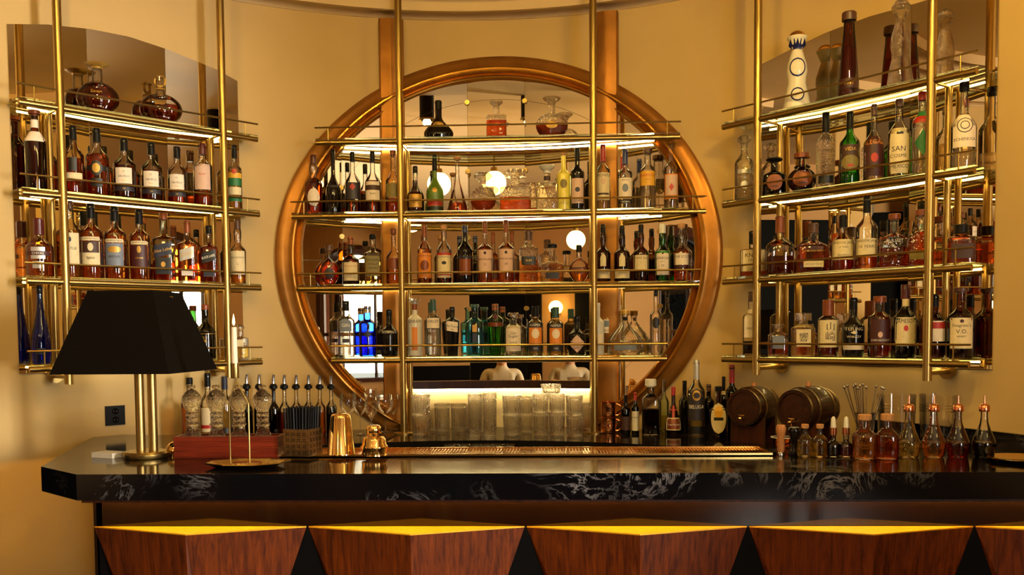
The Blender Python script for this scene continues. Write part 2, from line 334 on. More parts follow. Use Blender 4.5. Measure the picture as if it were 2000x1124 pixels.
def wall_with_windows(name, axis, pos, lo, hi, wins, mat, label, sign):
    """wall plane at axis=pos from lo to hi; wins: (centre, halfwidth, sill, spring) arched openings"""
    th = .14*sign
    mp = (lambda a, z, d: (pos+d, a, z)) if axis == 'x' else (lambda a, z, d: (a, pos+d, z))
    mb = MB(); cur = lo
    def quad(a0, a1, z0, z1): mb.slab([mp(a0, z0, 0), mp(a1, z0, 0), mp(a1, z1, 0), mp(a0, z1, 0)], Vector(mp(0, 0, th))-Vector(mp(0, 0, 0)))
    for c, hw, sill, spring in sorted(wins):
        quad(cur, c-hw, 0, ZT); quad(c-hw, c+hw, 0, sill)
        M = 14; ar = [(c-hw*math.cos(math.pi*i/M), spring+hw*math.sin(math.pi*i/M)*.75) for i in range(M+1)]
        for (a0, z0), (a1, z1) in zip(ar, ar[1:]):
            mb.slab([mp(a0, z0, 0), mp(a1, z1, 0), mp(a1, ZT, 0), mp(a0, ZT, 0)], Vector(mp(0, 0, th))-Vector(mp(0, 0, 0)))
        cur = c+hw
    quad(cur, hi, 0, ZT)
    w_ = struct(name, mb, mat, label)
    for n, (c, hw, sill, spring) in enumerate(wins):
        WN[0] += 1
        root = empty('window_%d' % WN[0], (0, 0, 0), 0, 'arched street window with dark timber frame and glazing bars', kind='structure')
        M = 18; ar = [(c-hw, sill)]+[(c-hw*math.cos(math.pi*i/M), spring+hw*math.sin(math.pi*i/M)*.75) for i in range(M+1)]+[(c+hw, sill)]
        MB().tube([mp(a, z, .02*sign) for a, z in ar], .085, 8).build('window_frame', 'dark_wood', root)
        MB().slab([mp(c-hw-.08, sill-.05, -.05*sign), mp(c+hw+.08, sill-.05, -.05*sign), mp(c+hw+.08, sill, -.05*sign), mp(c-hw-.08, sill, -.05*sign)], Vector(mp(0, 0, .19*sign))-Vector(mp(0, 0, 0))).build('window_sill', 'dark_wood', root)
        for a in (c-hw*.34, c+hw*.34): MB().tube([mp(a, sill, .06*sign), mp(a, spring, .06*sign)], .028, 6).build('glazing_bar', 'dark_wood', root)
        for z in (spring, sill+(spring-sill)*.5): MB().tube([mp(c-hw, z, .06*sign), mp(c+hw, z, .06*sign)], .03, 6).build('glazing_bar', 'dark_wood', root)
        for ang in (36, 72, 108, 144):
            q = math.radians(ang); MB().tube([mp(c, spring, .06*sign), mp(c-hw*math.cos(q), spring+hw*.75*math.sin(q), .06*sign)], .018, 6).build('glazing_bar', 'dark_wood', root)
        MB().tube([mp(c-hw*.55*math.cos(math.pi*i/10), spring+hw*.75*.55*math.sin(math.pi*i/10), .06*sign) for i in range(11)], .018, 6).build('glazing_bar', 'dark_wood', root)
        MB().slab([mp(a, z, .07*sign) for a, z in ar], Vector(mp(0, 0, .006*sign))-Vector(mp(0, 0, 0))).build('pane', 'window_glass', root)
WN = [0]
wall_with_windows('wall_rear', 'y', -4.6, -4.4, 4.4, [(3.15, .85, .85, 2.25)], 'room_paint', 'ochre rear wall of the bar room, seen in the mirrors', -1)
wall_with_windows('wall_side_left', 'x', -4.4, -4.6, 5.0, [(-.75, .8, .85, 2.25)], 'room_paint', 'long side wall with an arched window, seen in the mirrors', -1)
wall_with_windows('wall_side_right', 'x', 4.4, -4.6, 5.0, [(-3.5, .8, .85, 2.25), (-.40, .62, .85, 2.3)], 'room_paint', 'long side wall with two arched windows, seen in the mirrors', 1)
# street trees outside, seen through the windows by reflection
for i, (x, y) in enumerate(((-7.5, -.3), (8.0, -3.0), (3.4, -8.5))):
    tr_ = empty('street_tree', (x, y, 0), 0, ('leafy street tree outside the window facing the barrels', 'leafy street tree outside the window facing the lamp', 'leafy street tree outside the rear window')[i], 'tree', 'street trees outside')
    MB().tube([(0, 0, -.3), (.05, .02, 1.2), (0, .1, 2.4)], [.14, .11, .07], 8).build('trunk', 'dark_wood', tr_, True)
    cr = MB(); rnd = random.Random(i)
    for q in range(340):
        a = rnd.uniform(0, 6.28); rr_ = 1.5*rnd.random()**.5; z = 2.7+rnd.uniform(-1.3, 1.3); p = Vector((rr_*math.cos(a), rr_*math.sin(a), z)); s_ = rnd.uniform(.12, .24)
        d1 = Vector((rnd.uniform(-1, 1), rnd.uniform(-1, 1), rnd.uniform(-1, 1))).normalized(); d2 = d1.orthogonal().normalized()
        cr.add([p-d1*s_, p+d2*s_*.5, p+d1*s_, p-d2*s_*.5], [(0, 1, 2, 3)])
    tag(cr.build('leaves', 'foliage', tr_), kind='stuff')
# dark doors, wainscot and pale columns of the room
def dark_panel(label, x0, x1, y0, y1, z1, name='wall_panel'):
    r = empty(name, ((x0+x1)/2, (y0+y1)/2, 0), 0, label, 'wall panel', 'dark timber wall panels'); mx_, my_ = (x0+x1)/2, (y0+y1)/2
    MB().box(x0-mx_, x1-mx_, y0-my_, y1-my_, 0, z1).build('board', 'black_gap', r)
    return r
dark_panel('tall black double doors in the rear wall', -1.55, -.30, -4.6, -4.54, 2.25)
dark_panel('tall black door beside the rear wall lamp', -3.35, -2.55, -4.6, -4.54, 2.3)
dark_panel('tall black door in the far rear corner', -4.35, -3.95, -4.6, -4.54, 2.3)
dark_panel('black timber panelling in the passage beside the niche', -4.4, -4.34, 1.5, 4.98, 2.75)
dark_panel('black low panelling under the rear wall', -.2, 2.2, -4.6, -4.55, 1.05)
for i, (x, y) in enumerate(((-3.9, 2.72), (-3.9, 3.45))):
    col_ = empty('round_column', (x, y, 0), 0, ('pale plaster column nearer the bar room', 'pale plaster column deeper in the passage')[i], 'column', 'pale columns in the passage')
    MB().lathe([(0, 0), (.17, 0), (.17, .12), (.13, .16), (.12, 2.6), (.17, 2.7), (.17, ZC+.18), (0, ZC+.18)], 24).build('shaft', 'column_paint', col_, True)

# --- centre gold ring frame (an oval moulding that follows the round wall)
RX, RZ, RA, RB = -.012, EYE+.378, 1.098, 1.044
def wall_y(x, r=RW): return OY+math.sqrt(max(.01, r*r-(x-OX)**2))
FR = [(0, 0), (0, .018), (.006, .026), (.028, .033), (.050, .036), (.058, .043), (.066, .056), (.073, .056), (.080, .044), (.086, .026), (.094, .020), (.100, .028), (.106, .038), (.112, .036), (.118, .020), (.122, 0)]   # inward offset, height above wall
ring = MB(); NR = 160; k = len(FR); b0 = 0
for i in range(NR):
    t = 2*math.pi*i/NR
    for off, h in FR:
        x = RX+(RA-off)*math.cos(t); z = RZ+(RB-off)*math.sin(t)
        p = Vector((x, wall_y(x), z)); n = Vector((OX-x, OY-p.y, 0)).normalized()
        ring.v.append(tuple(p+n*h))
frame = empty('mirror_frame', (0, 0, 0), 0, 'large oval gilt moulding framing the middle back-bar mirror', 'mirror frame')
for nme, mat_, j0, j1 in (('outer_band', 'bronze_paint', 0, 5), ('inner_beads', 'gold_paint', 5, k-1)):
    rg = MB(); rg.v = list(ring.v)
    rg.f = [(i*k+j, ((i+1) % NR)*k+j, ((i+1) % NR)*k+j+1, i*k+j+1) for i in range(NR) for j in range(j0, j1)]
    used = sorted({q for f in rg.f for q in f}); mp_ = {q: n for n, q in enumerate(used)}
    rg.v = [rg.v[q] for q in used]; rg.f = [tuple(mp_[q] for q in f) for f in rg.f]
    rg.build(nme, mat_, frame, True, 50)
for sx in (-1, 1):                       # two upright mouldings crossing the oval
    mb = MB(); half = .062; xc = sx*.548
    prof = [(-half, 0), (-half, .028), (-half+.006, .036), (-half+.020, .039), (-.014, .047), (.014, .047), (half-.020, .039), (half-.006, .036), (half, .028), (half, 0)]
    pts = []
    ang = phi_of((xc, wall_y(xc), 0)); tx = Vector((math.cos(ang), -math.sin(ang), 0)); nn = Vector((-math.sin(ang), -math.cos(ang), 0)); p0 = Vector((xc, wall_y(xc), 0))
    zt = EYE+1.60; zb_ = EYE-.47
    for z in (zb_, zt): mb.v += [tuple(p0+tx*a+nn*h+Vector((0, 0, z))) for a, h in prof]
    q = len(prof)
    for j in range(q-1): mb.f.append((j, j+1, q+j+1, q+j))
    mb.f.append(tuple(range(q, 2*q)))
    mb.build('upright_moulding', 'bronze_paint', frame, True, 30)

# --- mirrors: flat panels meeting at seams
def mirror_panel(name, p0, p1, zlo, zhi, parent, inset=.006):
    """flat panel from wall point p0 to p1; zlo/zhi: functions of 0..1"""
    a = Vector((p0[0], p0[1], 0)); b = Vector((p1[0], p1[1], 0)); d = (b-a).normalized(); n = Vector((d.y, -d.x, 0))
    if n.dot(Vector((OX, OY, 0))-a) < 0: n = -n
    a = a+n*inset+d*.0012; b = b+n*inset-d*.0012
    M = 16; pts = []
    for i in range(M+1): t = i/M; q = a.lerp(b, t); pts.append((q.x, q.y, zlo(t)))
    for i in range(M, -1, -1): t = i/M; q = a.lerp(b, t); pts.append((q.x, q.y, zhi(t)))
    return MB().slab(pts, -n*.005).build(name, 'mirror', parent)
def side_mirror(label, us, tops, v_ref, zb):
    root = empty('wall_mirror', (0, 0, 0), 0, label, 'mirror', 'mirrors behind the side shelves')
    ph = [phi_of(hit_wall(u, v_ref)) for u in us]
    tz = sorted((phi_of(p), p.z) for p in (hit_wall(u, v) for u, v in tops))
    def ztop(f):
        if f <= tz[0][0]: return tz[0][1]
        for (a, za), (b, zb2) in zip(tz, tz[1:]):
            if a <= f <= b: return za+(zb2-za)*(f-a)/(b-a)
        return tz[-1][1]
    for a, b in zip(ph, ph[1:]):
        mirror_panel('mirror_panel', wpt(a), wpt(b), lambda t: zb, lambda t, a=a, b=b: ztop(a+(b-a)*t), root)
    return ph
LM = side_mirror('tall tinted mirror with arched top behind the shelves nearest the table lamp', (24, 178, 329, 469), ((9, 47), (90, 49), (173, 57), (250, 73), (323, 96), (422, 137), (463, 159)), 400, EYE-.150)
RM = side_mirror('tall tinted mirror with arched top behind the shelves above the barrels', (1486, 1620, 1777, 1946), ((1491, 125), (1550, 96), (1620, 62), (1700, 34), (1781, 10), (1860, -12), (1953, -22)), 400, EYE-.150)
cm = empty('wall_mirror', (0, 0, 0), 0, 'tinted panelled mirror inside the oval gilt frame', 'mirror')
XS = [-.985, -.80, -.61, -.165, .132, .61, .80, .985]
IA, IB = RA-.118, RB-.118; SA, SB = IA-.10, IB-.10
def el(x, a, b): q = 1-((x-RX)/a)**2; return b*math.sqrt(q) if q > 0 else 0
for a, b in zip(XS, XS[1:]):
    pa, pb = (a, wall_y(a)), (b, wall_y(b)); X = lambda t, a=a, b=b: a+(b-a)*t
    zb_ = EYE-.245 if abs(a+b)/2 < .5 else -9
    mirror_panel('mirror_panel', pa, pb, lambda t: max(zb_, RZ-el(X(t), SA, SB)-.0), lambda t: RZ+el(X(t), SA, SB), cm)
    mirror_panel('mirror_panel', pa, pb, lambda t: RZ+el(X(t), SA, SB)+.002, lambda t: RZ+max(el(X(t), IA, IB), el(X(t), SA, SB)+.004), cm)
    if abs(a+b)/2 > .5: mirror_panel('mirror_panel', pa, pb, lambda t: RZ-max(el(X(t), IA, IB), el(X(t), SA, SB)+.004), lambda t: RZ-el(X(t), SA, SB)-.002, cm)
for x in (-.80, -.165, .132, .80):       # rosette clips at the seams
    for z in (RZ+el(x, SA, SB), EYE+.84, EYE+.50, EYE+.13):
        if abs(z-RZ) > el(x, SA, SB)+.02: continue
        p = Vector((x, wall_y(x)-.012, z)); n = Vector((OX-x, OY-p.y, 0)).normalized()
        MB().tube([p, p+n*.006], .0125, 14).tube([p+n*.006, p+n*.012], .006, 10).build('mirror_clip', 'brass', cm, True)
# lit back splash, ledge and strip light below the middle mirror
arc0, arc1 = phi_of((-.47, 4.7)), phi_of((.47, 4.7))
bs = empty('back_splash', (0, 0, 0), 0, 'lit cream splash panel behind the stacked glasses', 'back splash')
arc_sweep(MB(), [(RW-.002, EYE-.49), (RW-.012, EYE-.49), (RW-.012, EYE-.285), (RW-.002, EYE-.285)], arc0, arc1, 20).build('panel', 'cream', bs, True)
arc_sweep(MB(), [(RW-.002, EYE-.285), (RW-.05, EYE-.285), (RW-.05, EYE-.245), (RW-.002, EYE-.245)], arc0, arc1, 20).build('ledge', 'dark_wood', bs, True, 30)
arc_sweep(MB(), [(RW-.03, EYE-.296), (RW-.042, EYE-.296), (RW-.042, EYE-.286), (RW-.03, EYE-.286)], arc0, arc1, 20).build('led_strip', 'led', bs)

# ---------------------------------------------------------------- brass and glass shelf racks
ZS = [EYE+.9349, EYE+.5787, EYE+.2274, EYE-.1287]
class Unit: pass
def solve(P, lo, hi, px):               # parameter t where P(t) projects to image column px
    for _ in range(50):
        mid = (lo+hi)/2
        if proj(P(mid))[0] < px: lo = mid
        else: hi = mid
    return (lo+hi)/2
def make_unit(key, A, B, ends, guards, ztop, zbot, label, backline, glass_ends=None):
    """A,B: left and right pole in plan; ends: (left px, right px) of each rail"""
    U = Unit(); U.key = key; A = Vector((A[0], A[1], 0)); B = Vector((B[0], B[1], 0)); U.A = A; U.L = (B-A).length
    U.u = (B-A).normalized(); U.n = Vector((U.u.y, -U.u.x, 0))       # n points to the room
    if U.n.y > 0: U.n = -U.n
    root = empty('shelf_rack', (A+B)/2, 0, label, 'shelf rack', 'brass bottle racks on the niche wall'); U.root = root
    off = -(A+B)/2
    def P(t, v=0, z=0): q = A+U.u*t+U.n*v; return Vector((q.x, q.y, z))
    U.P = P
    L = lambda p: Vector(p)+off
    back = lambda t: backline(P(t, 0, 0), -U.n)                      # distance from the rail line to the mirror
    U.back = back
    for t in (0, U.L):
        mb = MB().tube([L(P(t, 0, zbot)), L(P(t, 0, ztop))], .0175, 18); pole = mb.build('pole', 'brass', root, True)
        if key == 'C': MB().lathe([(0, 0), (.05, 0), (.05, .006), (.02, .008), (.0, .008)], 24, *L(P(t, 0, zbot))).build('flange', 'brass', pole, True)
        bt = back(t)-.03
        MB().tube([L(P(t, -bt, ZS[3]-.02 if key != 'C' else zbot)), L(P(t, -bt, ZS[0]))], .014, 14).build('rear_post', 'brass', root, True)
        if key != 'C':
            zz = zbot+.035; w_ = back(t)
            MB().tube([L(P(t, 0, zz)), L(P(t, -w_, zz))], .014, 14).tube([L(P(t, -w_+.012, zz)), L(P(t, -w_, zz))], .035, 20).build('wall_bracket', 'brass', root, True)
    U.t = []
    for i, z in enumerate(ZS):
        t0 = solve(lambda t: P(t, 0, z), -1.2, U.L/2, ends[i][0]); t1 = solve(lambda t: P(t, 0, z), U.L/2, U.L+1.2, ends[i][1]); U.t.append((t0, t1))
        MB().tube([L(P(t0, 0, z)), L(P(t1, 0, z))], .0125, 16).build('front_rail', 'brass', root, True)
        g = MB().tube([L(P(t0-.005, 0, z+.073)), L(P(t1+.005, 0, z+.073))], .0042, 8)
        gr = g.build('guard_rail', 'brass', root, True)
        for t in (t0+.06, t1-.06): MB().tube([L(P(t, 0, z+.01)), L(P(t, 0, z+.073))], .003, 8).build('guard_stud', 'brass', gr, True)
        # glass plate from the rail back to the mirror
        lim = 22; pts = []; bk = []
        for j in range(lim+1):
            t = t0+(t1-t0)*j/lim; b = back(t)-.012
            if b > .012: bk.append(P(t, -b, 0))
        fr = [P(t0, .006, 0), P(t1, .006, 0)]
        poly = [(L(p).x, L(p).y) for p in fr]+[(L(p).x, L(p).y) for p in reversed(bk)]
        MB().prism(poly, z+.0125, z+.0205).build('glass_shelf', 'shelf_glass', root)
        # brass frame under the glass: two side bars, a rear rail and the light strip on it
        for t in (0, U.L): MB().tube([L(P(t, 0, z)), L(P(t, -back(t)+.03, z))], .006, 8).build('side_bar', 'bright_brass', root, True)
        rb = [L(P(U.L*j/16, -back(U.L*j/16)+.026, z)) for j in range(17)]
        MB().tube(rb, .007, 8).build('rear_rail', 'bright_brass', root, True)
        lo, hi = (max(t0+.05, 0-.30), min(t1-.05, U.L+.30)) if key == 'C' else (max(t0, -.12)+.03, min(t1, U.L+.12)-.03)
        lb = []
        for j in range(25):
            t = lo+(hi-lo)*j/24
            if back(t) > .06: lb.append(L(P(t, -back(t)+.045, z+.004)))
        MB().tube(lb, .0045, 8).build('led_strip', 'led' if key == 'C' else 'led_side', root)
    return U
def back_arc(p, d):                      # distance along d from p to the round wall, minus the frame relief
    ox, oy = p.x-OX, p.y-OY; b = ox*d.x+oy*d.y; c = ox*ox+oy*oy-RW*RW
    return -b+math.sqrt(b*b-c)
def back_facets(phs):
    pts = [Vector(wpt(f)) for f in phs]
    def fn(p, d):
        best = back_arc(p, d)
        for a, b in zip(pts, pts[1:]):
            e = b-a; den = d.x*e.y-d.y*e.x
            if abs(den) < 1e-9: continue
            s = ((a.x-p.x)*e.y-(a.y-p.y)*e.x)/den; q = ((a.x-p.x)*d.y-(a.y-p.y)*d.x)/den
            if 0 <= q <= 1 and s > 0: best = min(best, s-.008)
        return best
    return fn
UC = make_unit('C', (-.468, 4.5), (.468, 4.5), ((617, 1328), (570, 1378), (583, 1366), (648, 1302)), None, ZC+.15, EYE-.49, 'wide brass and glass shelf rack standing before the oval mirror', lambda p, d: back_arc(p, d)-.02)
UL = make_unit('L', (-1.742, 3.7424), (-1.2562, 4.274), ((36, 502), (43, 506), (52, 509), (57, 511)), None, ZC+.15, EYE-.195, 'brass and glass shelf rack above the black table lamp', back_facets(LM))
UR = make_unit('R', (1.1754, 4.1656), (1.6902, 3.5776), ((1412, 1908), (1413, 1904), (1413, 1898), (1412, 1893)), None, ZC+.15, EYE-.195, 'brass and glass shelf rack above the little barrels', back_facets(RM))
UNITS = {'C': UC, 'L': UL, 'R': UR}

# ---------------------------------------------------------------- bar and back counter
ZBAR = EYE-.443; ZBK = EYE-.49; YF = 2.90; YB = 3.50
def pl(u, v, z=ZBAR): p = hit_z(u, v, z); return (p.x, p.y)
cx0, cy0 = pl(80, 912); cx1 = pl(150, 927)[0]
bar = empty('bar_counter', (0, 2.9, 0), 0, 'long black veined marble bar counter with faceted timber front', 'bar counter')
O2 = Vector((0, 2.9, 0))
wl = [wpt(phi_of((-1.70, 3.93))+d*.06, RW-.004) for d in (0, 1)]
poly = [(cx1, YF), (2.06, YF), wpt(math.radians(80), RW-.01)[:2]] + [wpt(math.radians(a), RW-.01)[:2] for a in (72, 64, 58)] + [(1.28, YB+.0), (-1.02, YB), (-1.15, 3.72), (-1.38, 4.05)] + [q[:2] for q in reversed(wl)] + [(cx0, cy0)]
poly = [(x, y-2.9) for x, y in poly]
MB().prism(poly, ZBAR-.085, ZBAR).build('marble_top', 'marble', bar)
up = [wpt(math.radians(a), RW-.006) for a in range(56, 84, 3)]; 
arc_sweep(MB(), [(RW-.002, ZBAR), (RW-.022, ZBAR), (RW-.022, ZBAR+.062), (RW-.002, ZBAR+.062)], math.radians(50), math.radians(86), 14).build('marble_upstand', 'marble', bar).location = -O2
# apron and body
XP = [-1.306+.735*i for i in range(6)]
ZP = EYE-.647
MB().box(XP[0]+.01, 2.08, 3.05-2.9, 3.09-2.9, 0, ZBAR-.085).build('lacquered_apron', 'lacquer', bar)
MB().box(XP[0]+.0, XP[0]+.03, 3.05-2.9, 3.46-2.9, 0, ZBAR-.085).build('end_panel', 'lacquer', bar)
MB().box(XP[0]+.02, 2.08, 3.045-2.9, 3.051-2.9, 0, ZP).build('recess_board', 'black_gap', bar)
MB().box(-1.0, 1.26, 3.46-2.9, 3.49-2.9, 0, ZBAR-.085).build('back_board', 'dark_wood', bar)
MB().tube([(XP[0]+.02, 3.03-2.9, ZBAR-.094), (2.05, 3.03-2.9, ZBAR-.094)], .006, 8).build('led_strip', 'led_under', bar)
MB().tube([(cx0+.07, cy0+.02-2.9, ZBAR-.094), (cx0-.02, 3.75-2.9, ZBAR-.094)], .006, 8).build('led_strip', 'led_end', bar)
hb = MB().box(XP[0]+.02, 2.05, 2.935-2.9, 2.95-2.9, ZBAR-.099, ZBAR-.085); hb.build('light_baffle', 'dark_wood', bar)
for i in range(5):
    x0, x1 = XP[i]+.004, XP[i+1]-.004; xm = (x0+x1)/2; tp = .30
    y0 = 3.045-2.9; yt = 2.921-2.9; yb = 2.98-2.9
    v = [(x0, y0, ZP), (xm, yt, ZP), (x1, y0, ZP), (x0+tp, y0, .04), (xm, yb, .04), (x1-tp, y0, .04)]
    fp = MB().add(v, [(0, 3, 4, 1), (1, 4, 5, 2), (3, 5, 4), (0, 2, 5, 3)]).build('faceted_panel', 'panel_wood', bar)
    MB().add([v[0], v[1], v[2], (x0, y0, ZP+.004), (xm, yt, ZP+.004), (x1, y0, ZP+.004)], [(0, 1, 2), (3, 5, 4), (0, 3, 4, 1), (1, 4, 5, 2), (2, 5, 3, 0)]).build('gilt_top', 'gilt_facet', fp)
# brass drip tray let into the back of the bar
tray = empty('drip_tray', (0, 3.4, ZBAR), 0, 'long brass drip tray along the back of the bar', 'drip tray')
xa, xb = pl(548, 893)[0], pl(1505, 889)[0]
ty0, ty1 = pl(1000, 893)[1]-3.4, YB-.01-3.4
MB().box(xa, xb, ty0, ty1, .0005, .004).build('pan', 'polished_gold', tray)
for (x0, x1, y0, y1) in ((xa, xb, ty0, ty0+.008), (xa, xb, ty1-.008, ty1), (xa, xa+.008, ty0+.008, ty1-.008), (xb-.008, xb, ty0+.008, ty1-.008)):
    MB().box(x0, x1, y0, y1, .0005, .011).build('rim', 'bright_brass', tray)
nsl = 150
for i in range(nsl):
    x = xa+.02+(xb-xa-.04)*i/(nsl-1)
    if i == 0: s0 = MB().box(-.0022, .0022, ty0+.012, ty1-.012, .004, .0085).build('grille_bar', 'polished_gold', tray); s0.location.x = x
    else: c = s0.copy(); COL.objects.link(c); c.parent = tray; c.location.x = x
# back counter
bc = empty('back_counter', (0, 0, 0), 0, 'curved glossy black counter under the bottle racks', 'counter')
arc_sweep(MB(), [(1.56, ZBK-.035), (RW-.006, ZBK-.035), (RW-.006, ZBK), (1.56, ZBK)], math.radians(-45), math.radians(49), 60).build('worktop', 'black_stone', bc, True, 30)
arc_sweep(MB(), [(1.60, .02), (1.63, .02), (1.63, ZBK-.035), (1.60, ZBK-.035)], math.radians(-45), math.radians(49), 60).build('cabinet_front', 'dark_wood', bc, True, 30)

# ---------------------------------------------------------------- bottles
def sm(a, b, x): t = max(0, min(1, (x-a)/(b-a))); return t*t*(3-2*t)
def prof(sh, nk, rn, rb=1.0, top=.96, bulge=0, lip=True, flat=False):
    """body to sh, cosine (or straight) shoulder to nk, neck to top; radii relative to half width, z to total height"""
    p = [(0, .0), (rb*.90, 0), (rb*.97, .008), (rb, .022)]
    for i in range(1, 5): t = i/4; p.append((rb+(1-rb)*t, .022+(sh-.022)*t))
    for i in range(1, 8):
        t = i/7; q = t if flat else .5-.5*math.cos(math.pi*t)
        p.append((1+(rn-1)*q, sh+(nk-sh)*t))
    if bulge: p += [(rn+bulge, nk+(top-nk)*.25), (rn+bulge, nk+(top-nk)*.5), (rn, nk+(top-nk)*.7)]
    p += [(rn, top-.02)]
    if lip: p += [(rn*1.12, top-.018), (rn*1.12, top)]
    p += [(0, top)]
    return p
def orb(h0, rn, rb=.45, top=.95, p_=1.0):  # rounded decanter body then neck
    p = [(0, 0), (rb*.9, 0), (rb, .01)]
    c = h0/2
    for i in range(1, 15):
        a = -math.pi/2+math.pi*i/15; r = math.cos(a)**p_; z = c+c*math.sin(a)
        if z > .015 and (r >= rb or a > 0) and r > rn: p.append((r, z))
    p += [(rn, h0+.02), (rn, top-.02), (rn*1.25, top-.015), (rn*1.25, top), (0, top)]
    return p
TYPES = {
 'whisky': prof(.56, .74, .34), 'tall': prof(.60, .78, .36, .95), 'scotch': prof(.53, .70, .36, bulge=.05), 'slim': prof(.62, .74, .36), 'long': prof(.48, .68, .30),
 'wine': prof(.60, .72, .36), 'bell': prof(.10, .70, .22, .97), 'cognac': prof(.34, .62, .28, .98), 'hock': prof(.20, .86, .30, .95), 'square': prof(.60, .70, .34), 'gin': prof(.64, .76, .40),
 'squat': prof(.50, .70, .34), 'bulb': prof(.50, .64, .34, .92, bulge=.14), 'orb': orb(.64, .24), 'flatorb': orb(.62, .20, .5), 'xo': prof(.16, .60, .22, .92), 'tear': [(0, 0), (.95, 0), (1, .02), (.95, .10), (.72, .25), (.45, .42), (.24, .56), (.19, .70), (.19, .92), (.26, .93), (.26, .96), (0, .96)],
 'flask': prof(.52, .66, .30), 'taper': prof(.70, .80, .36, .72), 'bowl': [(0, 0), (.92, 0), (1, .06), (1, .25), (.94, .34), (.75, .46), (.45, .60), (.20, .72), (.15, .78), (.15, .86), (.2, .87), (.2, .9), (0, .9)],
 'lady': [(0, 0), (.98, 0), (1, .02), (.86, .18), (.64, .34), (.66, .40), (.75, .48), (.70, .58), (.48, .70), (.36, .76), (.44, .80), (.62, .87), (.72, .905), (.70, .92), (0, .92)],
 'agave': [(0, 0), (.98, 0), (1, .02), (.92, .20), (.66, .62), (.52, .80), (.5, .90), (.62, .91), (.62, .97), (0, .97)],
 'rect': prof(.58, .64, .30), 'lagav': prof(.50, .64, .32, bulge=.10), 'pinch': prof(.44, .62, .26), 'dec': prof(.56, .66, .28, flat=True), 'mac': prof(.54, .66, .26, .90, flat=False),
}
def interp(p, z, H, W):
    z = z/H
    for (r0, z0), (r1, z1) in zip(p[2:], p[3:]):
        if z0 <= z <= z1: return (r0+(r1-r0)*((z-z0)/(z1-z0) if z1 > z0 else 0))*W/2
    return p[3][0]*W/2
NSEG = 28
def cross(r, W, n, dr):
    q = r/(W/2); k = sm(.45, .85, q); return r, r*(1+(dr-1)*k), 2+(n-2)*k
def body_mesh(p, H, W, n, dr, inset=0, zmax=None, zmin=None):
    mb = MB(); idx = []; pts = []
    for r, z in p: pts.append((r*W/2, z*H))
    if zmax is not None:
        cut = []; 
        for (r0, z0), (r1, z1) in zip(pts, pts[1:]):
            cut.append((r0, z0))
            if z0 <= zmax < z1: r = r0+(r1-r0)*(zmax-z0)/(z1-z0); cut += [(r, zmax), (0, zmax)]; break
        pts = cut
    for r, z in pts:
        if inset: z = max(z, zmin or .006)
        if r < 1e-6: idx.append([len(mb.v)]); mb.v.append((0, 0, z)); continue
        r = max(.002, r-inset); a, b, e = cross(r, W, n, dr)
        idx.append(list(range(len(mb.v), len(mb.v)+NSEG)))
        for k in range(NSEG):
            t = 2*math.pi*(k+.5)/NSEG; c, s_ = math.cos(t), math.sin(t)
            x = a*math.copysign(abs(c)**(2/e), c); y = b*math.copysign(abs(s_)**(2/e), s_); mb.v.append((x, y, z))
    mb.skin(idx, NSEG); return mb
def front(p, x, z, H, W, n, dr):
    a, b, e = cross(interp(p, z, H, W), W, n, dr); q = min(.999, abs(x)/a); return -b*(1-q**e)**(1/e)
def label_mesh(p, H, W, n, dr, kind, z0, z1, wf, eps, skew=0):
    rows, cols = (16 if kind in ('oval', 'arch') else 8, 10); mb = MB(); R = W/2
    for i in range(rows+1):
        t = i/rows; z = (z0+(z1-z0)*t)*H
        w = wf*R
        if kind == 'oval': w *= math.sqrt(max(0, 1-(2*t-1)**2))+.001
        elif kind == 'diamond': w *= 1-abs(2*t-1)+.001
        elif kind == 'shield': w *= 1-.12*sm(.6, 1, abs(2*t-1))
        elif kind == 'arch': w *= (1 if t < .6 else math.sqrt(max(0, 1-((t-.6)/.4)**2))+.001)
        a = interp(p, z, H, W); w = min(w, a*.97)
        for j in range(cols+1):
            s_ = 2*j/cols-1; x = w*s_; zz = z+skew*x
            if kind == 'zig': zz = (z0+(z1-z0)*t*(.45+.55*(j % 2)))*H
            mb.v.append((x, front(p, x, zz, H, W, n, dr)-eps, zz))
    for i in range(rows):
        for j in range(cols): q = i*(cols+1)+j; mb.f.append((q, q+1, q+cols+2, q+cols+1))
    return mb
def text_on(p, H, W, n, dr, s, zc, size, maxw, eps, skew=0, xo=0):
    v, f, w, h = TXT[s]; k = size*H/.73; R = W/2
    if w*k > 2*maxw*R*.94: kx = 2*maxw*R*.94/w
    else: kx = k
    mb = MB()
    for a, b in v:
        x = a*kx+xo*R; z = zc*H+b*k+skew*x; mb.v.append((x, front(p, x, z, H, W, n, dr)-eps, z))
    mb.f = [tuple(q) for q in f]; return mb
ORD = ['first', 'second', 'third', 'fourth', 'fifth', 'sixth', 'seventh', 'eighth', 'ninth', 'tenth', 'eleventh', 'twelfth', 'thirteenth', 'fourteenth', 'fifteenth', 'sixteenth', 'seventeenth', 'eighteenth', 'nineteenth', 'twentieth']
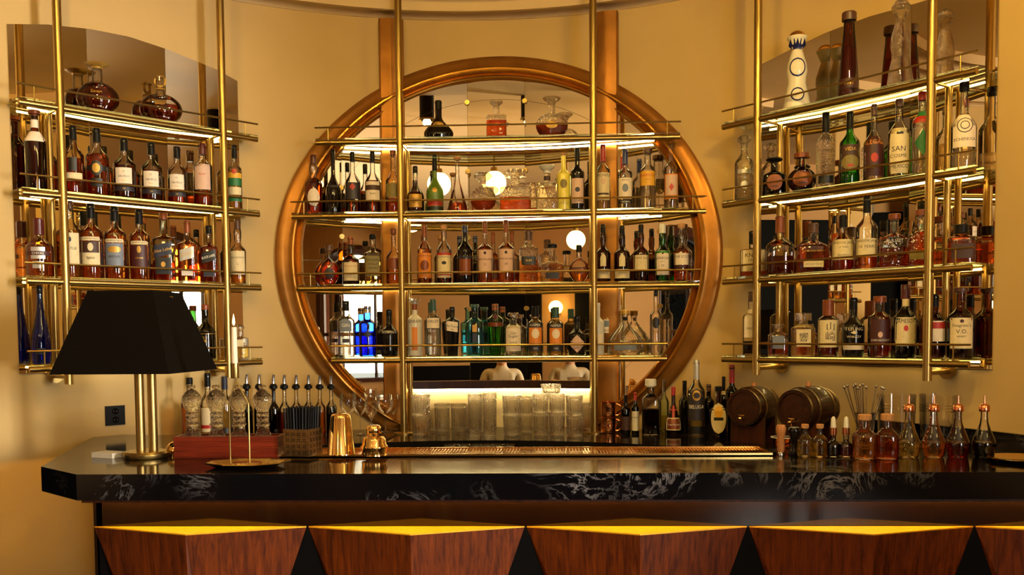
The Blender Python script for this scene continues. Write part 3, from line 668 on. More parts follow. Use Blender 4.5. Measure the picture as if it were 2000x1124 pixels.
def bottle(loc, rz, H, W, typ, glass, liq, lev, cap, labels, label, group, n=2, dr=1, name='bottle', cat='bottle'):
    p = TYPES[typ]; root = empty(name, loc, rz, label, cat, group)
    body_mesh(p, H, W, n, dr).build('glass', glass, root, True, 35)
    if liq: body_mesh(p, H, W, n, dr, .0026, lev*H, .007).build('liquid', liq, root, True, 35)
    if cap:
        kind, mat, z0, rs = cap
        top = p[-1][1]; rn = max(.006, interp(p, min(z0+.01, top-.03)*H, H, W))*rs
        if kind == 'sleeve': q = [(rn*1.06, z0), (rn*1.02, .90), (rn*1.04, .985), (rn*.9, 1), (0, 1)]; q = [(0, z0)]+q
        elif kind == 'cork': q = [(0, z0), (rn*.9, z0), (rn*.9, z0+.02), (rn*1.3, z0+.022), (rn*1.3, .99), (rn*1.15, 1), (0, 1)]
        elif kind == 'ball': 
            h = 1-z0; q = [(0, z0), (rn*.8, z0)]+[(rn*1.5*math.sin(math.pi*(i+2)/10), z0+h*.5-h*.5*math.cos(math.pi*(i+2)/10)) for i in range(8)]+[(0, 1)]
        elif kind == 'dome': h = 1-z0; q = [(0, z0)]+[(.60*W/2*math.cos(math.pi/2*i/7), z0+h*math.sin(math.pi/2*i/7)) for i in range(7)]+[(0, 1)]
        elif kind == 'flare': h = 1-z0; q = [(0, z0), (rn*.8, z0), (rn*.9, z0+h*.3), (rn*1.6, z0+h*.6), (rn*1.9, z0+h*.9), (rn*1.7, 1), (0, 1)]
        elif kind == 'disc': q = [(0, z0), (rn*.8, z0), (rn*.8, z0+.02), (rn*2.3, z0+.025), (rn*2.3, .995), (rn*2.1, 1), (0, 1)]
        elif kind == 'ring':
            MB().lathe([(0, z0*H), (rn*.95, z0*H), (rn*.8, (z0+.03)*H), (.004, (z0+.05)*H), (0, (z0+.05)*H)], 16).build('collar', mat, root, True)
            h = (1-z0-.05)*H/2; c = (z0+.05)*H+h
            MB().tube([(h*.8*math.cos(a), 0, c+h*.8*math.sin(a)) for a in [2*math.pi*i/20 for i in range(20)]], h*.2, 8, closed=True).build('ring_stopper', mat, root, True); q = None
        if q:
            cp = MB().lathe([(r, z*H) for r, z in q], 18).build('cap' if kind in ('sleeve',) else 'stopper', mat, root, True, 30)
    for li, L in enumerate(labels):
        ep = .0006+.0005*li
        kind, z0, z1, wf, mat = L[:5]; txt = L[5] if len(L) > 5 else []; skew = L[6] if len(L) > 6 else 0
        par = root
        if mat: par = label_mesh(p, H, W, n, dr, kind, z0, z1, wf, ep, skew).build('label', mat, root, True)
        for t in txt:
            s, zc, size, ink = t[:4]; xo = t[4] if len(t) > 4 else 0
            text_on(p, H, W, n, dr, s, zc, size, wf, ep+.0004, skew, xo).build('lettering', ink, par)
    return root
RACK = {'L': 'lamp-side rack', 'C': 'middle rack', 'R': 'barrel-side rack'}
SHELF = {1: 'top', 2: 'second', 3: 'third', 4: 'lowest'}
CNT = {}
def B(rack, shelf, px, top, w, typ, glass, liq, lev, cap, labels, desc, n=2, dr=1, row=0, turn=0):
    U = UNITS[rack]; z = ZS[shelf-1]+.0206
    d = proj(U.P(U.L/2, 0, z))[2]; W = w*d/F_PX; v = -(W*max(1, dr)/2*1.0+.022+row)
    t = solve(lambda q: U.P(q, v, z), -1.0, U.L+1.0, px); loc = U.P(t, v, z); d = proj(loc)[2]; W = w*d/F_PX
    H = .5; lo, hi = .05, .9
    for _ in range(40):
        H = (lo+hi)/2
        if proj((loc.x, loc.y, z+H))[1] > top: lo = H
        else: hi = H
    hd = math.atan2(CAM.x-loc.x, loc.y-CAM.y)*.75       # labels turned mostly to the guests
    k = CNT.get((rack, shelf), 0); CNT[(rack, shelf)] = k+1
    lab = '%s, %s on %s shelf, %s' % (desc, ORD[k], SHELF[shelf], RACK[rack])
    return bottle(loc, hd+math.radians(turn), H, W, typ, glass, liq, lev, cap, labels, lab, 'bottles on the %s shelf of the %s' % (SHELF[shelf], RACK[rack]), n, dr)
BLK = ('sleeve', 'black_plastic', .80, 1.0)
def slv(m, z=.80, r=1.0): return ('sleeve', m, z, r)
def crk(m='cork', z=.93, r=1.0): return ('cork', m, z, r)
# --- rack above the lamp
B('L', 1, 192, 125, 79, 'orb', 'clear_glass', 'dark_rum', .60, ('flare', 'gold_label', .90, 1.3), [('rect', .30, .5, .6, None, [('Zacapa', .42, .055, 'gold_ink'), ('XO', .31, .05, 'gold_ink')])], 'round decanter of dark rum, gold stopper', dr=.55)
B('L', 1, 315, 147, 80, 'flatorb', 'clear_glass', 'dark_rum', .40, ('ring', 'gold_label', .70, 1.3), [('rect', .30, .5, .6, None, [('Zacapa', .39, .05, 'gold_ink')])], 'round rum decanter with gold ring stopper', dr=.55)
abu = lambda sz: [('rect', .24, .50, .70, 'pale_label', [('ABUELO', .36, .034, 'ink'), ('12', .44, .03, 'ink'), ('RUM', .29, .022, 'gold_ink')]), ('rect', .12, .20, .85, 'charcoal_label', [('XII', .16, .03, 'gold_ink')])]
B('L', 2, 72, 216, 40, 'tall', 'amber_glass', 'dark_rum', .72, crk('amber_cap', .93, 1.2), [('rect', .78, .88, .5, 'pale_label'), ('shield', .60, .73, .9, 'pale_label')], 'tall dark bottle with torn cream shoulder label')
B('L', 2, 146, 246, 37, 'whisky', 'clear_glass', 'red_amber', .52, BLK, [('rect', .18, .30, .85, 'cream'), ('rect', .32, .52, .4, 'black_label')], 'half-hidden amber bottle with cream and black labels')
B('L', 2, 192, 251, 43, 'whisky', 'clear_glass', 'red_amber', .62, BLK, [('rect', .36, .44, .95, 'black_label'), ('oval', .29, .51, .5, 'black_label'), ('oval', .33, .47, .33, 'gold_label'), ('shield', .13, .25, .5, 'black_label')], 'red amber bottle with black medallion band')
B('L', 2, 245, 271, 42, 'whisky', 'clear_glass', 'dark_rum', .55, BLK, abu(1), 'dark rum bottle with white label and black cap')
B('L', 2, 298, 279, 39, 'whisky', 'clear_glass', 'dark_rum', .53, BLK, abu(1), 'dark rum bottle with white label and black cap')
B('L', 2, 348, 287, 37, 'whisky', 'clear_glass', 'red_amber', .30, BLK, abu(1), 'mostly empty rum bottle with white label')
B('L', 2, 398, 281, 36, 'gin', 'clear_glass', 'red_amber', .24, slv('maroon_cap', .82), [('rect', .26, .66, .80, 'pink_label', [('RUM', .50, .035, 'red_ink')])], 'clear bottle with red cap and pink label')
B('L', 2, 460, 284, 27, 'slim', 'clear_glass', 'pale_gold', .6, BLK, [('rect', .36, .48, .95, 'green_label'), ('rect', .48, .56, .95, 'yellow_label'), ('oval', .54, .62, .35, 'red_ink'), ('rect', .12, .19, .95, 'green_label'), ('rect', .22, .34, .9, 'cream')], 'slim bottle with green and yellow label bands')
B('L', 3, 79, 427, 50, 'squat', 'clear_glass', 'whisky', .52, slv('maroon_cap', .72, 1.1), [('rect', .30, .50, .5, 'silver_label'), ('rect', .36, .43, .8, 'maroon_label', [('CHIVAS', .395, .04, 'white_ink')]), ('rect', .14, .26, .4, 'silver_label')], 'squat whisky bottle with crimson cap')
B('L', 3, 140, 393, 38, 'tall', 'clear_glass', 'pale_gold', .62, slv('brown_cap', .9), [('rect', .18, .58, .85, 'cream', [('CASTLE', .38, .035, 'ink')]), ('oval', .46, .53, .2, 'navy_label')], 'pale bottle with blue thistle label')
def cbx(m, ins): return [('shield', .50, .55, .80, 'cream', [('COMPASS BOX', .525, .022, 'ink')]), ('rect', .18, .49, .78, m)]+ins
B('L', 3, 181, 398, 41, 'slim', 'clear_glass', 'whisky', .66, BLK, cbx('cream', [('rect', .34, .49, .72, 'brown_label'), ('oval', .36, .47, .25, 'cream'), ('rect', .20, .30, .6, None, [('Spice', .27, .035, 'ink')])]), 'orange whisky bottle, cream label with brown panel')
B('L', 3, 227, 404, 41, 'slim', 'clear_glass', 'whisky', .60, BLK, cbx('grey_label', [('oval', .36, .45, .6, 'gold_label'), ('rect', .28, .34, .6, None, [('ASYLA', .31, .035, 'ink')])]), 'orange whisky bottle with slate blue label')
B('L', 3, 275, 410, 38, 'slim', 'clear_glass', 'whisky', .64, BLK, cbx('maroon_label', [('oval', .38, .48, .2, 'gold_label'), ('rect', .28, .33, .6, None, [('GRAIN', .31, .025, 'gold_ink')])]), 'orange whisky bottle with dark red label')
B('L', 3, 322, 416, 41, 'square', 'green_clear', 'red_amber', .3, slv('amber_cap', .90, 1.15), [('rect', .36, .54, .80, 'navy_label', [('Blue Label', .45, .045, 'gold_ink')], .25), ('rect', .10, .34, .72, 'black_label'), ('oval', .20, .28, .2, 'gold_label')], 'square greenish bottle with slanted navy label', 5)
B('L', 3, 368, 431, 35, 'square', 'clear_glass', 'whisky', .66, slv('amber_cap', .80), [('rect', .36, .54, .75, 'silver_label', [('GOLD', .45, .05, 'gold_ink')], .28), ('rect', .10, .20, .6, 'pale_label')], 'square orange bottle with slanted silver label', 5)
B('L', 3, 410, 441, 33, 'square', 'clear_glass', 'red_amber', .70, slv('black_plastic', .86), [('rect', .36, .54, .80, 'black_label', [('BLACK LABEL', .45, .045, 'white_ink')], .28), ('rect', .10, .20, .6, 'charcoal_label')], 'square red amber bottle with slanted black label', 5)
B('L', 3, 466, 428, 31, 'bulb', 'clear_glass', 'light_whisky', .16, slv('brown_cap', .84), [('rect', .14, .50, .85, 'cream', [('OLD PULTENEY', .40, .024, 'ink'), ('12', .30, .03, 'ink')])], 'pale bottle with bulbous neck and cream label')
B('L', 4, 82, 558, 36, 'hock', 'blue_glass', 'blue_spirit', .8, slv('black_plastic', .92), [('rect', .12, .2, .5, 'navy_label')], 'tall cobalt blue flute bottle')
B('L', 4, 403, 595, 38, 'squat', 'dark_green_glass', 'black_liquor', .6, slv('amber_cap', .92, 1.1), [('rect', .25, .46, .5, None, [('山', .40, .05, 'gold_ink'), ('崎', .33, .05, 'gold_ink')]), ('rect', .46, .466, .9, 'gold_label')], 'dark green bottle with copper cap')
B('L', 4, 469, 634, 33, 'rect', 'crystal', 'pale_gold', .3, ('ball', 'crystal', .8, 1.3), [('rect', .35, .55, .5, 'cream')], 'small clear decanter behind the candle', 4)
# --- middle rack
B('C', 1, 857, 197, 58, 'xo', 'smoke_glass', 'dark_rum', .5, slv('black_plastic', .78), [('oval', .30, .45, .34, 'gold_label', [('HENNESSY', .375, .03, 'ink')])], 'dark bell-shaped cognac bottle with gold oval', dr=.6)
B('C', 1, 970, 198, 40, 'rect', 'crystal', 'red_amber', .45, ('flare', 'crystal', .82, 1.2), [], 'square crystal decanter half full of red spirit', 5)
B('C', 1, 1078, 191, 63, 'flatorb', 'cut_glass', 'dark_rum', .36, ('flare', 'crystal', .84, 1.5), [('oval', .22, .40, .36, 'gold_label', [('XO', .31, .06, 'ink')])], 'round ribbed cognac decanter with gold oval', dr=.5)
B('C', 2, 614, 303, 34, 'bulb', 'clear_glass', 'red_amber', .60, slv('maroon_cap', .85), [('oval', .12, .42, .68, 'pale_label')], 'red amber bottle with large white oval label')
B('C', 2, 652, 293, 29, 'cognac', 'smoke_glass', 'whisky', .35, slv('black_plastic', .80), [('rect', .40, .44, .7, 'charcoal_label')], 'black shouldered cognac bottle')
B('C', 2, 690, 297, 30, 'long', 'clear_glass', 'dark_rum', .20, slv('black_plastic', .84), [('rect', .22, .49, .92, 'charcoal_label'), ('diamond', .36, .48, .42, 'red_label')], 'clear bottle with grey label and red diamond')
B('C', 2, 729, 296, 31, 'long', 'clear_glass', 'dark_rum', .52, slv('black_plastic', .83), [('rect', .20, .50, .85, 'pale_label', [('RUM', .30, .03, 'ink')]), ('rect', .36, .44, .85, 'brown_label')], 'dark red bottle with pale picture label')
B('C', 2, 769, 294, 31, 'long', 'clear_glass', 'red_amber', .22, crk('amber_cap', .90), [('rect', .24, .46, .9, 'olive_label')], 'clear bottle with olive label beside the pole')
B('C', 2, 812, 325, 34, 'cognac', 'clear_glass', 'dark_rum', .44, slv('black_plastic', .80), [('rect', .10, .38, .75, 'gold_label', [('HENNESSY', .28, .04, 'ink')]), ('oval', .75, .85, .3, 'silver_label')], 'brown cognac bottle with gold label')
B('C', 2, 850, 303, 34, 'cognac', 'frosted_green', None, 0, slv('black_plastic', .72), [('rect', .10, .18, .9, 'red_label'), ('rect', .03, .09, .9, 'black_label'), ('oval', .33, .42, .28, 'gold_label')], 'frosted green cognac bottle with gold seal')
B('C', 2, 894, 306, 40, 'tear', 'clear_glass', 'red_amber', .16, crk('cork', .93), [], 'slender teardrop decanter with a little amber spirit')
B('C', 2, 944, 335, 51, 'orb', 'cut_glass', 'dark_rum', .28, ('ball', 'cut_glass', .76, 2.0), [('rect', .68, .76, .25, 'pink_label')], 'round cut crystal decanter with cube stopper', dr=.7)
B('C', 2, 1007, 333, 61, 'rect', 'cut_glass', 'red_amber', .34, ('disc', 'crystal', .80, 1.0), [], 'broad cut crystal decanter with flat stopper', 6, .6)
B('C', 2, 1069, 323, 44, 'rect', 'crystal', 'spirit', .5, ('flare', 'frosted_white', .82, 1.3), [('rect', .66, .76, .3, 'brown_label')], 'square crystal decanter with white stopper', 5, .7)
B('C', 2, 1101, 300, 27, 'slim', 'lemon_glass', None, 0, crk('cork', .95), [('oval', .38, .54, .5, 'olive_label')], 'lemon yellow liqueur bottle with long neck', row=.015)
B('C', 2, 1128, 289, 27, 'wine', 'black_gloss', None, 0, slv('black_plastic', .78), [('rect', .10, .50, .85, 'pink_label'), ('oval', .28, .36, .35, 'navy_label')], 'black wine bottle with dusky label')
B('C', 2, 1178, 283, 28, 'wine', 'clear_glass', 'spirit', .3, slv('red_cap', .74), [('rect', .14, .56, .88, 'cream', [('MONIN', .52, .05, 'ink')]), ('oval', .38, .48, .35, 'pink_label'), ('rect', .22, .25, .8, 'brown_label')], 'clear bottle with red capsule and cream label')
B('C', 2, 1221, 293, 29, 'wine', 'clear_glass', 'spirit', .4, slv('blue_cap', .76), [('rect', .17, .52, .88, 'pale_label', [('PISCO', .48, .03, 'navy_label')]), ('oval', .28, .42, .4, 'grey_label'), ('rect', .09, .15, .88, 'black_label', [('TACAMA', .12, .03, 'white_ink')])], 'clear bottle with blue capsule and crest label')
B('C', 2, 1265, 291, 31, 'gin', 'clear_glass', 'spirit', .5, crk('brown_cap', .90, 1.1), [('rect', .38, .62, .95, 'yellow_label', [('BARSOL', .55, .05, 'red_ink'), ('PISCO', .48, .025, 'red_ink')])], 'clear bottle with wide yellow label')
B('C', 2, 1311, 279, 28, 'slim', 'clear_glass', 'spirit', .3, None, [('rect', .14, .52, .9, 'orange_label'), ('rect', .20, .50, .78, 'pink_label'), ('diamond', .26, .38, .35, 'red_ink')], 'clear bottle with pink label and red star')
B('C', 3, 644, 479, 38, 'orb', 'clear_glass', 'red_amber', .60, slv('brown_cap', .86, 1.6), [('oval', .14, .44, .5, 'maroon_label'), ('oval', .18, .40, .40, 'black_label')], 'round amber decanter with dark medallion', dr=.55)
B('C', 3, 686, 463, 33, 'lagav', 'amber_glass', 'dark_rum', .6, slv('amber_cap', .84), [('rect', .08, .46, .95, 'cream', [('GLENFARCLAS', .38, .03, 'red_ink'), ('10', .2, .03, 'ink')])], 'dark sherry-brown bottle with cream label and copper cap')
B('C', 3, 729, 458, 33, 'square', 'clear_glass', 'pale_gold', .45, slv('black_plastic', .93, 1.1), [('rect', .16, .56, .82, 'olive_label', [('ORIGINAL', .48, .05, 'ink'), ('SINGLE', .40, .045, 'ink'), ('GRAIN', .32, .045, 'ink')])], 'clear bottle with scribbled yellow label', 4)
B('C', 3, 770, 447, 30, 'long', 'clear_glass', 'whisky', .25, crk('amber_cap', .88), [('rect', .26, .46, .9, 'amber_cap')], 'clear bottle with rust label beside the pole')
B('C', 3, 830, 440, 28, 'whisky', 'clear_glass', 'whisky', .6, slv('amber_cap', .80), [('rect', .10, .52, .92, 'orange_label', [('GLENMORANGIE', .47, .022, 'ink')]), ('oval', .22, .40, .6, 'amber_cap')], 'tall bottle with bright orange label')
B('C', 3, 868, 440, 30, 'whisky', 'clear_glass', 'dark_rum', .14, crk('cork', .90), [('rect', .10, .52, .95, 'cream', [('GLENMORANGIE', .45, .022, 'ink')]), ('rect', .48, .52, .95, 'red_label'), ('oval', .32, .38, .3, 'ink'), ('rect', .14, .16, .95, 'red_label')], 'tall bottle with cream and red banded label')
B('C', 3, 909, 441, 31, 'whisky', 'smoke_glass', 'red_amber', .3, slv('blue_cap', .88), [('rect', .14, .42, .72, 'amber_cap'), ('rect', .43, .46, .9, 'navy_label')], 'near-black bottle with copper brown label')
mac = lambda s: [('rect', .17, .53, .92, 'pink_label', [('MACALLAN', .38, .030, 'ink'), (s, .30, .042, 'ink')]), ('diamond', .45, .51, .2, 'ink')]
B('C', 3, 948, 432, 32, 'mac', 'clear_glass', 'whisky', .62, slv('amber_cap', .80), mac('12'), 'broad-shouldered amber bottle, dusky label marked 12')
B('C', 3, 989, 430, 34, 'mac', 'clear_glass', 'whisky', .30, slv('amber_cap', .80), mac('18'), 'broad-shouldered bottle, dusky label marked 18')
B('C', 3, 1033, 451, 37, 'gin', 'cut_glass', 'whisky', .42, slv('brown_cap', .82), [('rect', .34, .50, .75, 'black_label', [('RUM', .42, .04, 'gold_ink')])], 'dimpled amber bottle with black label', 3.5)
B('C', 3, 1079, 477, 44, 'pinch', 'crystal', 'pale_gold', .14, slv('black_plastic', .90, 1.6), [('rect', .10, .26, .6, 'charcoal_label')], 'clear three-sided decanter with dark label', 3, .7)
B('C', 3, 1131, 479, 39, 'orb', 'clear_glass', 'whisky', .36, slv('black_plastic', .82, 1.2), [('rect', .22, .34, .8, 'amber_cap'), ('rect', .36, .40, .8, 'maroon_label')], 'rounded amber bottle beside the pole', dr=.7)
lag = [('arch', .27, .48, .38, 'cream'), ('rect', .06, .22, .92, 'cream', [('LAGAVULIN', .16, .025, 'ink')])]
B('C', 3, 1178, 439, 29, 'lagav', 'brown_glass', 'light_whisky', .5, slv('black_plastic', .86), lag, 'olive brown bottle with oval label touching the pole')
B('C', 3, 1215, 441, 31, 'lagav', 'brown_glass', 'light_whisky', .5, slv('black_plastic', .86), lag, 'olive brown bottle with oval label')
B('C', 3, 1252, 439, 30, 'lagav', 'brown_glass', 'light_whisky', .45, slv('black_plastic', .86), [('rect', .20, .46, .95, 'cream', [('CAOL ILA', .41, .036, 'ink'), ('12', .33, .02, 'ink')])], 'brown bottle with wide cream label')
B('C', 3, 1294, 438, 30, 'bulb', 'green_glass', 'green_spirit', .5, slv('white_cap', .84, 1.1), [('rect', .11, .53, .96, 'pale_label', [('LAPHROAIG', .40, .046, 'ink'), ('10', .27, .042, 'ink'), ('SINGLE', .34, .018, 'ink')]), ('diamond', .46, .51, .15, 'ink')], 'green bottle with white cap and white label')
B('C', 3, 1331, 437, 31, 'bulb', 'clear_glass', 'red_amber', .54, crk('cork', .90, 1.1), [('rect', .28, .48, .96, 'pale_label', [('THE SCOT', .42, .045, 'ink')]), ('rect', .23, .27, .9, 'maroon_label')], 'red amber bottle with pale label and bulbous neck')
B('C', 4, 677, 588, 33, 'gin', 'clear_glass', 'spirit', .5, slv('black_plastic', .82), [('arch', .45, .68, .7, 'grey_label', [('GIN', .56, .06, 'white_ink')]), ('rect', .25, .32, .4, 'charcoal_label')], 'clear gin bottle with arched blue-grey label', 3)
B('C', 4, 719, 598, 34, 'gin', 'blue_glass', 'blue_spirit', .5, slv('steel', .86, 1.0), [('oval', .38, .50, .35, 'navy_label')], 'bright blue gin bottle')
B('C', 4, 761, 605, 33, 'squat', 'black_gloss', None, 0, slv('black_plastic', .86), [('rect', .42, .60, .9, None, [('BROOKMANS', .52, .06, 'white_ink')])], 'squat black gin bottle beside the pole')
B('C', 4, 811, 583, 29, 'slim', 'frosted_white', None, 0, ('disc', 'crystal', .90, .9), [('rect', .52, .68, .9, None, [('GINRAW', .60, .06, 'ink')]), ('rect', .10, .50, .38, 'orange_label'), ('rect', .80, .90, .4, 'amber_cap')], 'frosted white gin bottle with orange strip')
B('C', 4, 847, 585, 30, 'gin', 'textured_glass', 'spirit', .5, slv('teal_cap', .80), [('rect', .48, .68, .86, 'ink'), ('rect', .49, .67, .80, 'pale_label', [('OXLEY', .61, .05, 'ink')])], 'clear dimpled gin bottle with square white label')
B('C', 4, 884, 600, 29, 'taper', 'black_gloss', None, 0, slv('black_plastic', .90), [('rect', .50, .70, .97, 'pale_label', [('Fifty Pounds', .60, .045, 'ink'), ('GIN', .54, .03, 'ink')], -.15)], 'black tapered gin bottle with slanted white band', 4)
B('C', 4, 928, 595, 33, 'gin', 'aqua_glass', 'aqua_spirit', .5, crk('teal_cap', .93, 1.0), [('rect', .46, .60, .28, 'gold_label'), ('rect', .25, .44, .28, 'navy_label')], 'pale blue fluted gin bottle', 4)
B('C', 4, 968, 594, 32, 'taper', 'green_glass', 'green_spirit', .6, slv('amber_cap', .88, 1.0), [('oval', .70, .80, .28, 'maroon_cap'), ('rect', .56, .64, .9, 'amber_cap')], 'emerald fluted gin bottle with copper cap', 2)
B('C', 4, 1003, 611, 35, 'gin', 'clear_glass', 'spirit', .6, crk('crystal', .9, 1.2), [('rect', .10, .70, .82, 'pale_label', [('Gin', .52, .07, 'ink'), ('Suger', .44, .07, 'ink'), ('NAPUE', .30, .04, 'ink')])], 'stout clear gin bottle with large handwritten label')
nap = [('rect', .08, .66, .92, 'charcoal_label', [('NAPUE', .61, .05, 'white_ink'), ('GIN', .14, .04, 'white_ink')]), ('rect', .24, .56, .82, 'orange_label'), ('oval', .34, .54, .5, 'pale_label')]
B('C', 4, 1046, 598, 30, 'gin', 'clear_glass', 'pale_gold', .6, slv('black_plastic', .78, 1.1), nap, 'stout gin bottle, dark picture label, wire-topped black cap')
B('C', 4, 1086, 600, 30, 'gin', 'clear_glass', 'pale_gold', .6, slv('teal_cap', .78, 1.1), nap, 'stout gin bottle, dark picture label, green cap')
B('C', 4, 1127, 618, 35, 'squat', 'black_gloss', None, 0, slv('black_plastic', .84), [('diamond', .06, .52, .97, 'pink_label', [("HENDRICK'S", .29, .05, 'ink')])], 'squat black bottle with diamond label')
B('C', 4, 1168, 592, 24, 'slim', 'frosted_white', None, 0, slv('white_cap', .84), [('rect', .2, .4, .8, 'pale_label')], 'frosted white vodka bottle against the pole')
B('C', 4, 1186, 571, 22, 'whisky', 'clear_glass', 'spirit', .6, slv('black_plastic', .82), [('rect', .34, .56, .8, 'pale_label', [('GREY GOOSE', .38, .03, 'ink')]), ('rect', .44, .54, .5, 'grey_label')], 'tall clear vodka bottle with picture label', row=.16)
B('C', 4, 1221, 606, 71, 'bowl', 'clear_glass', 'spirit', .32, ('cork', 'gold_label', .88, 1.1), [('rect', .10, .24, .6, 'grey_label'), ('rect', .76, .84, .12, 'black_plastic')], 'wide flared glass decanter', dr=.75)
B('C', 4, 1254, 574, 26, 'slim', 'clear_glass', 'spirit', .6, crk('crystal', .92), [('oval', .72, .82, .28, 'navy_label')], 'tall clear vodka bottle with blue button', row=.15)
B('C', 4, 1281, 567, 23, 'wine', 'clear_glass', 'spirit', .55, slv('black_plastic', .90), [('oval', .40, .58, .6, 'black_label')], 'tall slim vodka bottle with black dot')
# --- rack above the barrels
B('R', 1, 1556, 60, 53, 'lady', 'ceramic_white', None, 0, ('dome', 'polished_gold', .92, 1), [('zig', .755, .885, .62, 'cobalt'), ('oval', .09, .27, .48, 'cobalt'), ('oval', .11, .25, .40, 'ceramic_white'), ('oval', .40, .64, .56, 'cobalt'), ('oval', .42, .62, .48, 'ceramic_white')], 'white and cobalt ceramic bottle with gold dome')
B('R', 1, 1657, 24, 41, 'agave', 'amber_glass', 'red_amber', .6, slv('brown_cap', .93, 1.05), [('rect', .10, .22, .8, 'maroon_label', [('1942', .16, .04, 'gold_ink')])], 'tall tapering amber bottle')
B('R', 1, 1758, -2, 50, 'lady', 'crystal', 'spirit', .34, ('dome', 'crystal', .92, 1), [], 'tall waisted clear glass bottle')
B('R', 2, 1453, 264, 36, 'whisky', 'textured_glass', 'spirit', .4, ('ball', 'cut_glass', .86, 1.5), [('arch', .18, .62, .82, None, []), ('rect', .40, .46, .7, 'silver_label'), ('oval', .16, .28, .4, 'silver_label')], 'clear embossed bottle outside the pole')
dj = [('oval', .14, .55, .66, 'amber_cap'), ('rect', .22, .25, .25, 'brown_label')]
B('R', 2, 1512, 307, 45, 'flask', 'smoke_glass', 'dark_rum', .5, ('ball', 'black_plastic', .86, 1.6), dj, 'small dark brown flask with tan oval label', 3, .6)
B('R', 2, 1566, 300, 55, 'orb', 'amber_glass', 'dark_rum', .5, ('disc', 'amber_cap', .86, 1.0), dj, 'round brown flask with wooden stopper', dr=.55)
B('R', 2, 1612, 220, 35, 'slim', 'cut_glass', 'spirit', .5, slv('black_plastic', .74, 1.1), [('rect', .06, .16, .8, 'black_label')], 'tall hobnail clear bottle with black cap')
B('R', 2, 1659, 219, 38, 'whisky', 'green_glass', 'green_spirit', .16, slv('black_plastic', .78), [('rect', .20, .54, .92, 'brown_label', [('VIDA', .48, .05, 'gold_ink')]), ('oval', .20, .40, .85, 'olive_label'), ('rect', .24, .27, .3, 'red_label')], 'bright green bottle with brown fan label')
B('R', 2, 1706, 204, 38, 'long', 'clear_glass', 'pale_gold', .45, slv('brown_cap', .86), [('rect', .06, .58, .94, 'maroon_label', [('ILEGAL', .50, .06, 'orange_label')]), ('oval', .24, .36, .35, 'red_label')], 'clear bottle with dark maroon label')
B('R', 2, 1755, 194, 41, 'whisky', 'clear_glass', 'pale_gold', .5, slv('brown_cap', .92, 1.1), [('shield', .05, .62, .85, 'cream', [('SAN', .36, .065, 'ink', -.1), ('COSME', .27, .045, 'ink', -.1), ('MEXICO', .14, .05, 'ink')]), ('rect', .54, .57, .3, 'ink')], 'clear bottle with large block-letter cream label')
B('R', 2, 1800, 180, 37, 'gin', 'clear_glass', 'spirit', .6, slv('red_cap', .93, 1.1), [('rect', .62, .70, .95, 'red_label'), ('diamond', .22, .54, .8, 'green_label'), ('rect', .70, .76, .8, 'green_label')], 'clear bottle painted with green figure, red rim')
B('R', 2, 1881, 161, 46, 'long', 'clear_glass', 'spirit', .22, slv('black_plastic', .93, 1.3), [('rect', .24, .62, .88, 'pale_label', [('SCHENUSA', .33, .035, 'ink')]), ('oval', .40, .58, .6, 'ink'), ('oval', .41, .57, .54, 'pale_label'), ('oval', .44, .54, .36, 'ink'), ('oval', .45, .53, .30, 'pale_label')], 'clear bottle with swirl label near the rack end')
B('R', 3, 1470, 452, 48, 'rect', 'clear_glass', 'red_amber', .26, slv('black_plastic', .72), [('rect', .12, .58, .92, 'cream', [('KNOB', .47, .09, 'ink'), ('CREEK', .36, .05, 'ink'), ('100', .17, .045, 'ink')])], 'rectangular bottle with block-letter cream label at the pole', 5, .6)
B('R', 3, 1523, 423, 53, 'long', 'clear_glass', 'dark_rum', .32, slv('amber_cap', .72, 1.1), [], 'broad bottle with long copper-wrapped neck', 3)
B('R', 3, 1588, 436, 60, 'flask', 'clear_glass', 'red_amber', .56, slv('brown_cap', .80), [('rect', .34, .5, .9, None, [('WOODFORD RESERVE', .44, .03, 'gold_ink')]), ('rect', .12, .24, .62, 'cream', [("DISTILLER'S SELECT", .18, .026, 'ink')])], 'broad flat flask of red bourbon', 3.5, .5)
wj = [('rect', .20, .56, .92, 'cream', [('WIDOW JANE', .49, .045, 'ink'), ('10 YEARS', .42, .03, 'ink'), ('BOURBON', .28, .03, 'ink')])]
B('R', 3, 1646, 421, 43, 'squat', 'clear_glass', 'red_amber', .19, slv('black_plastic', .78), wj, 'clear bottle, cream typed label, brown-topped cap')
B('R', 3, 1692, 384, 41, 'whisky', 'clear_glass', 'whisky', .2, slv('black_plastic', .78), [('rect', .17, .42, .92, 'cream', [('WIDOW JANE', .38, .035, 'ink'), ('10 YEARS', .31, .04, 'ink')])], 'tall clear bottle with cream typed label')
B('R', 3, 1746, 418, 54, 'flask', 'textured_glass', 'red_amber', .38, crk('amber_cap', .88, 1.1), [('rect', .40, .6, .8, None, [('BULLEIT', .50, .06, 'silver_label')])], 'broad embossed flask, red bourbon below the rail', 3.5, .55)
B('R', 3, 1797, 410, 45, 'flask', 'textured_glass', 'red_amber', .60, crk('amber_cap', .88, 1.1), [('rect', .12, .28, .9, 'olive_label')], 'embossed flask with green label behind the pole', 3.5, .55)
B('R', 3, 1877, 439, 49, 'gin', 'clear_glass', 'red_amber', .58, slv('black_plastic', .78, 1.3), [('rect', .12, .5, .8, 'brown_label')], 'small square-shouldered bottle with black cap', 4)
B('R', 4, 1466, 570, 31, 'square', 'clear_glass', 'black_liquor', .22, slv('brown_cap', .84), [('rect', .28, .72, .85, 'pale_label', [('MUST', .42, .04, 'ink')])], 'pale bottle with dark base behind the pole', 4)
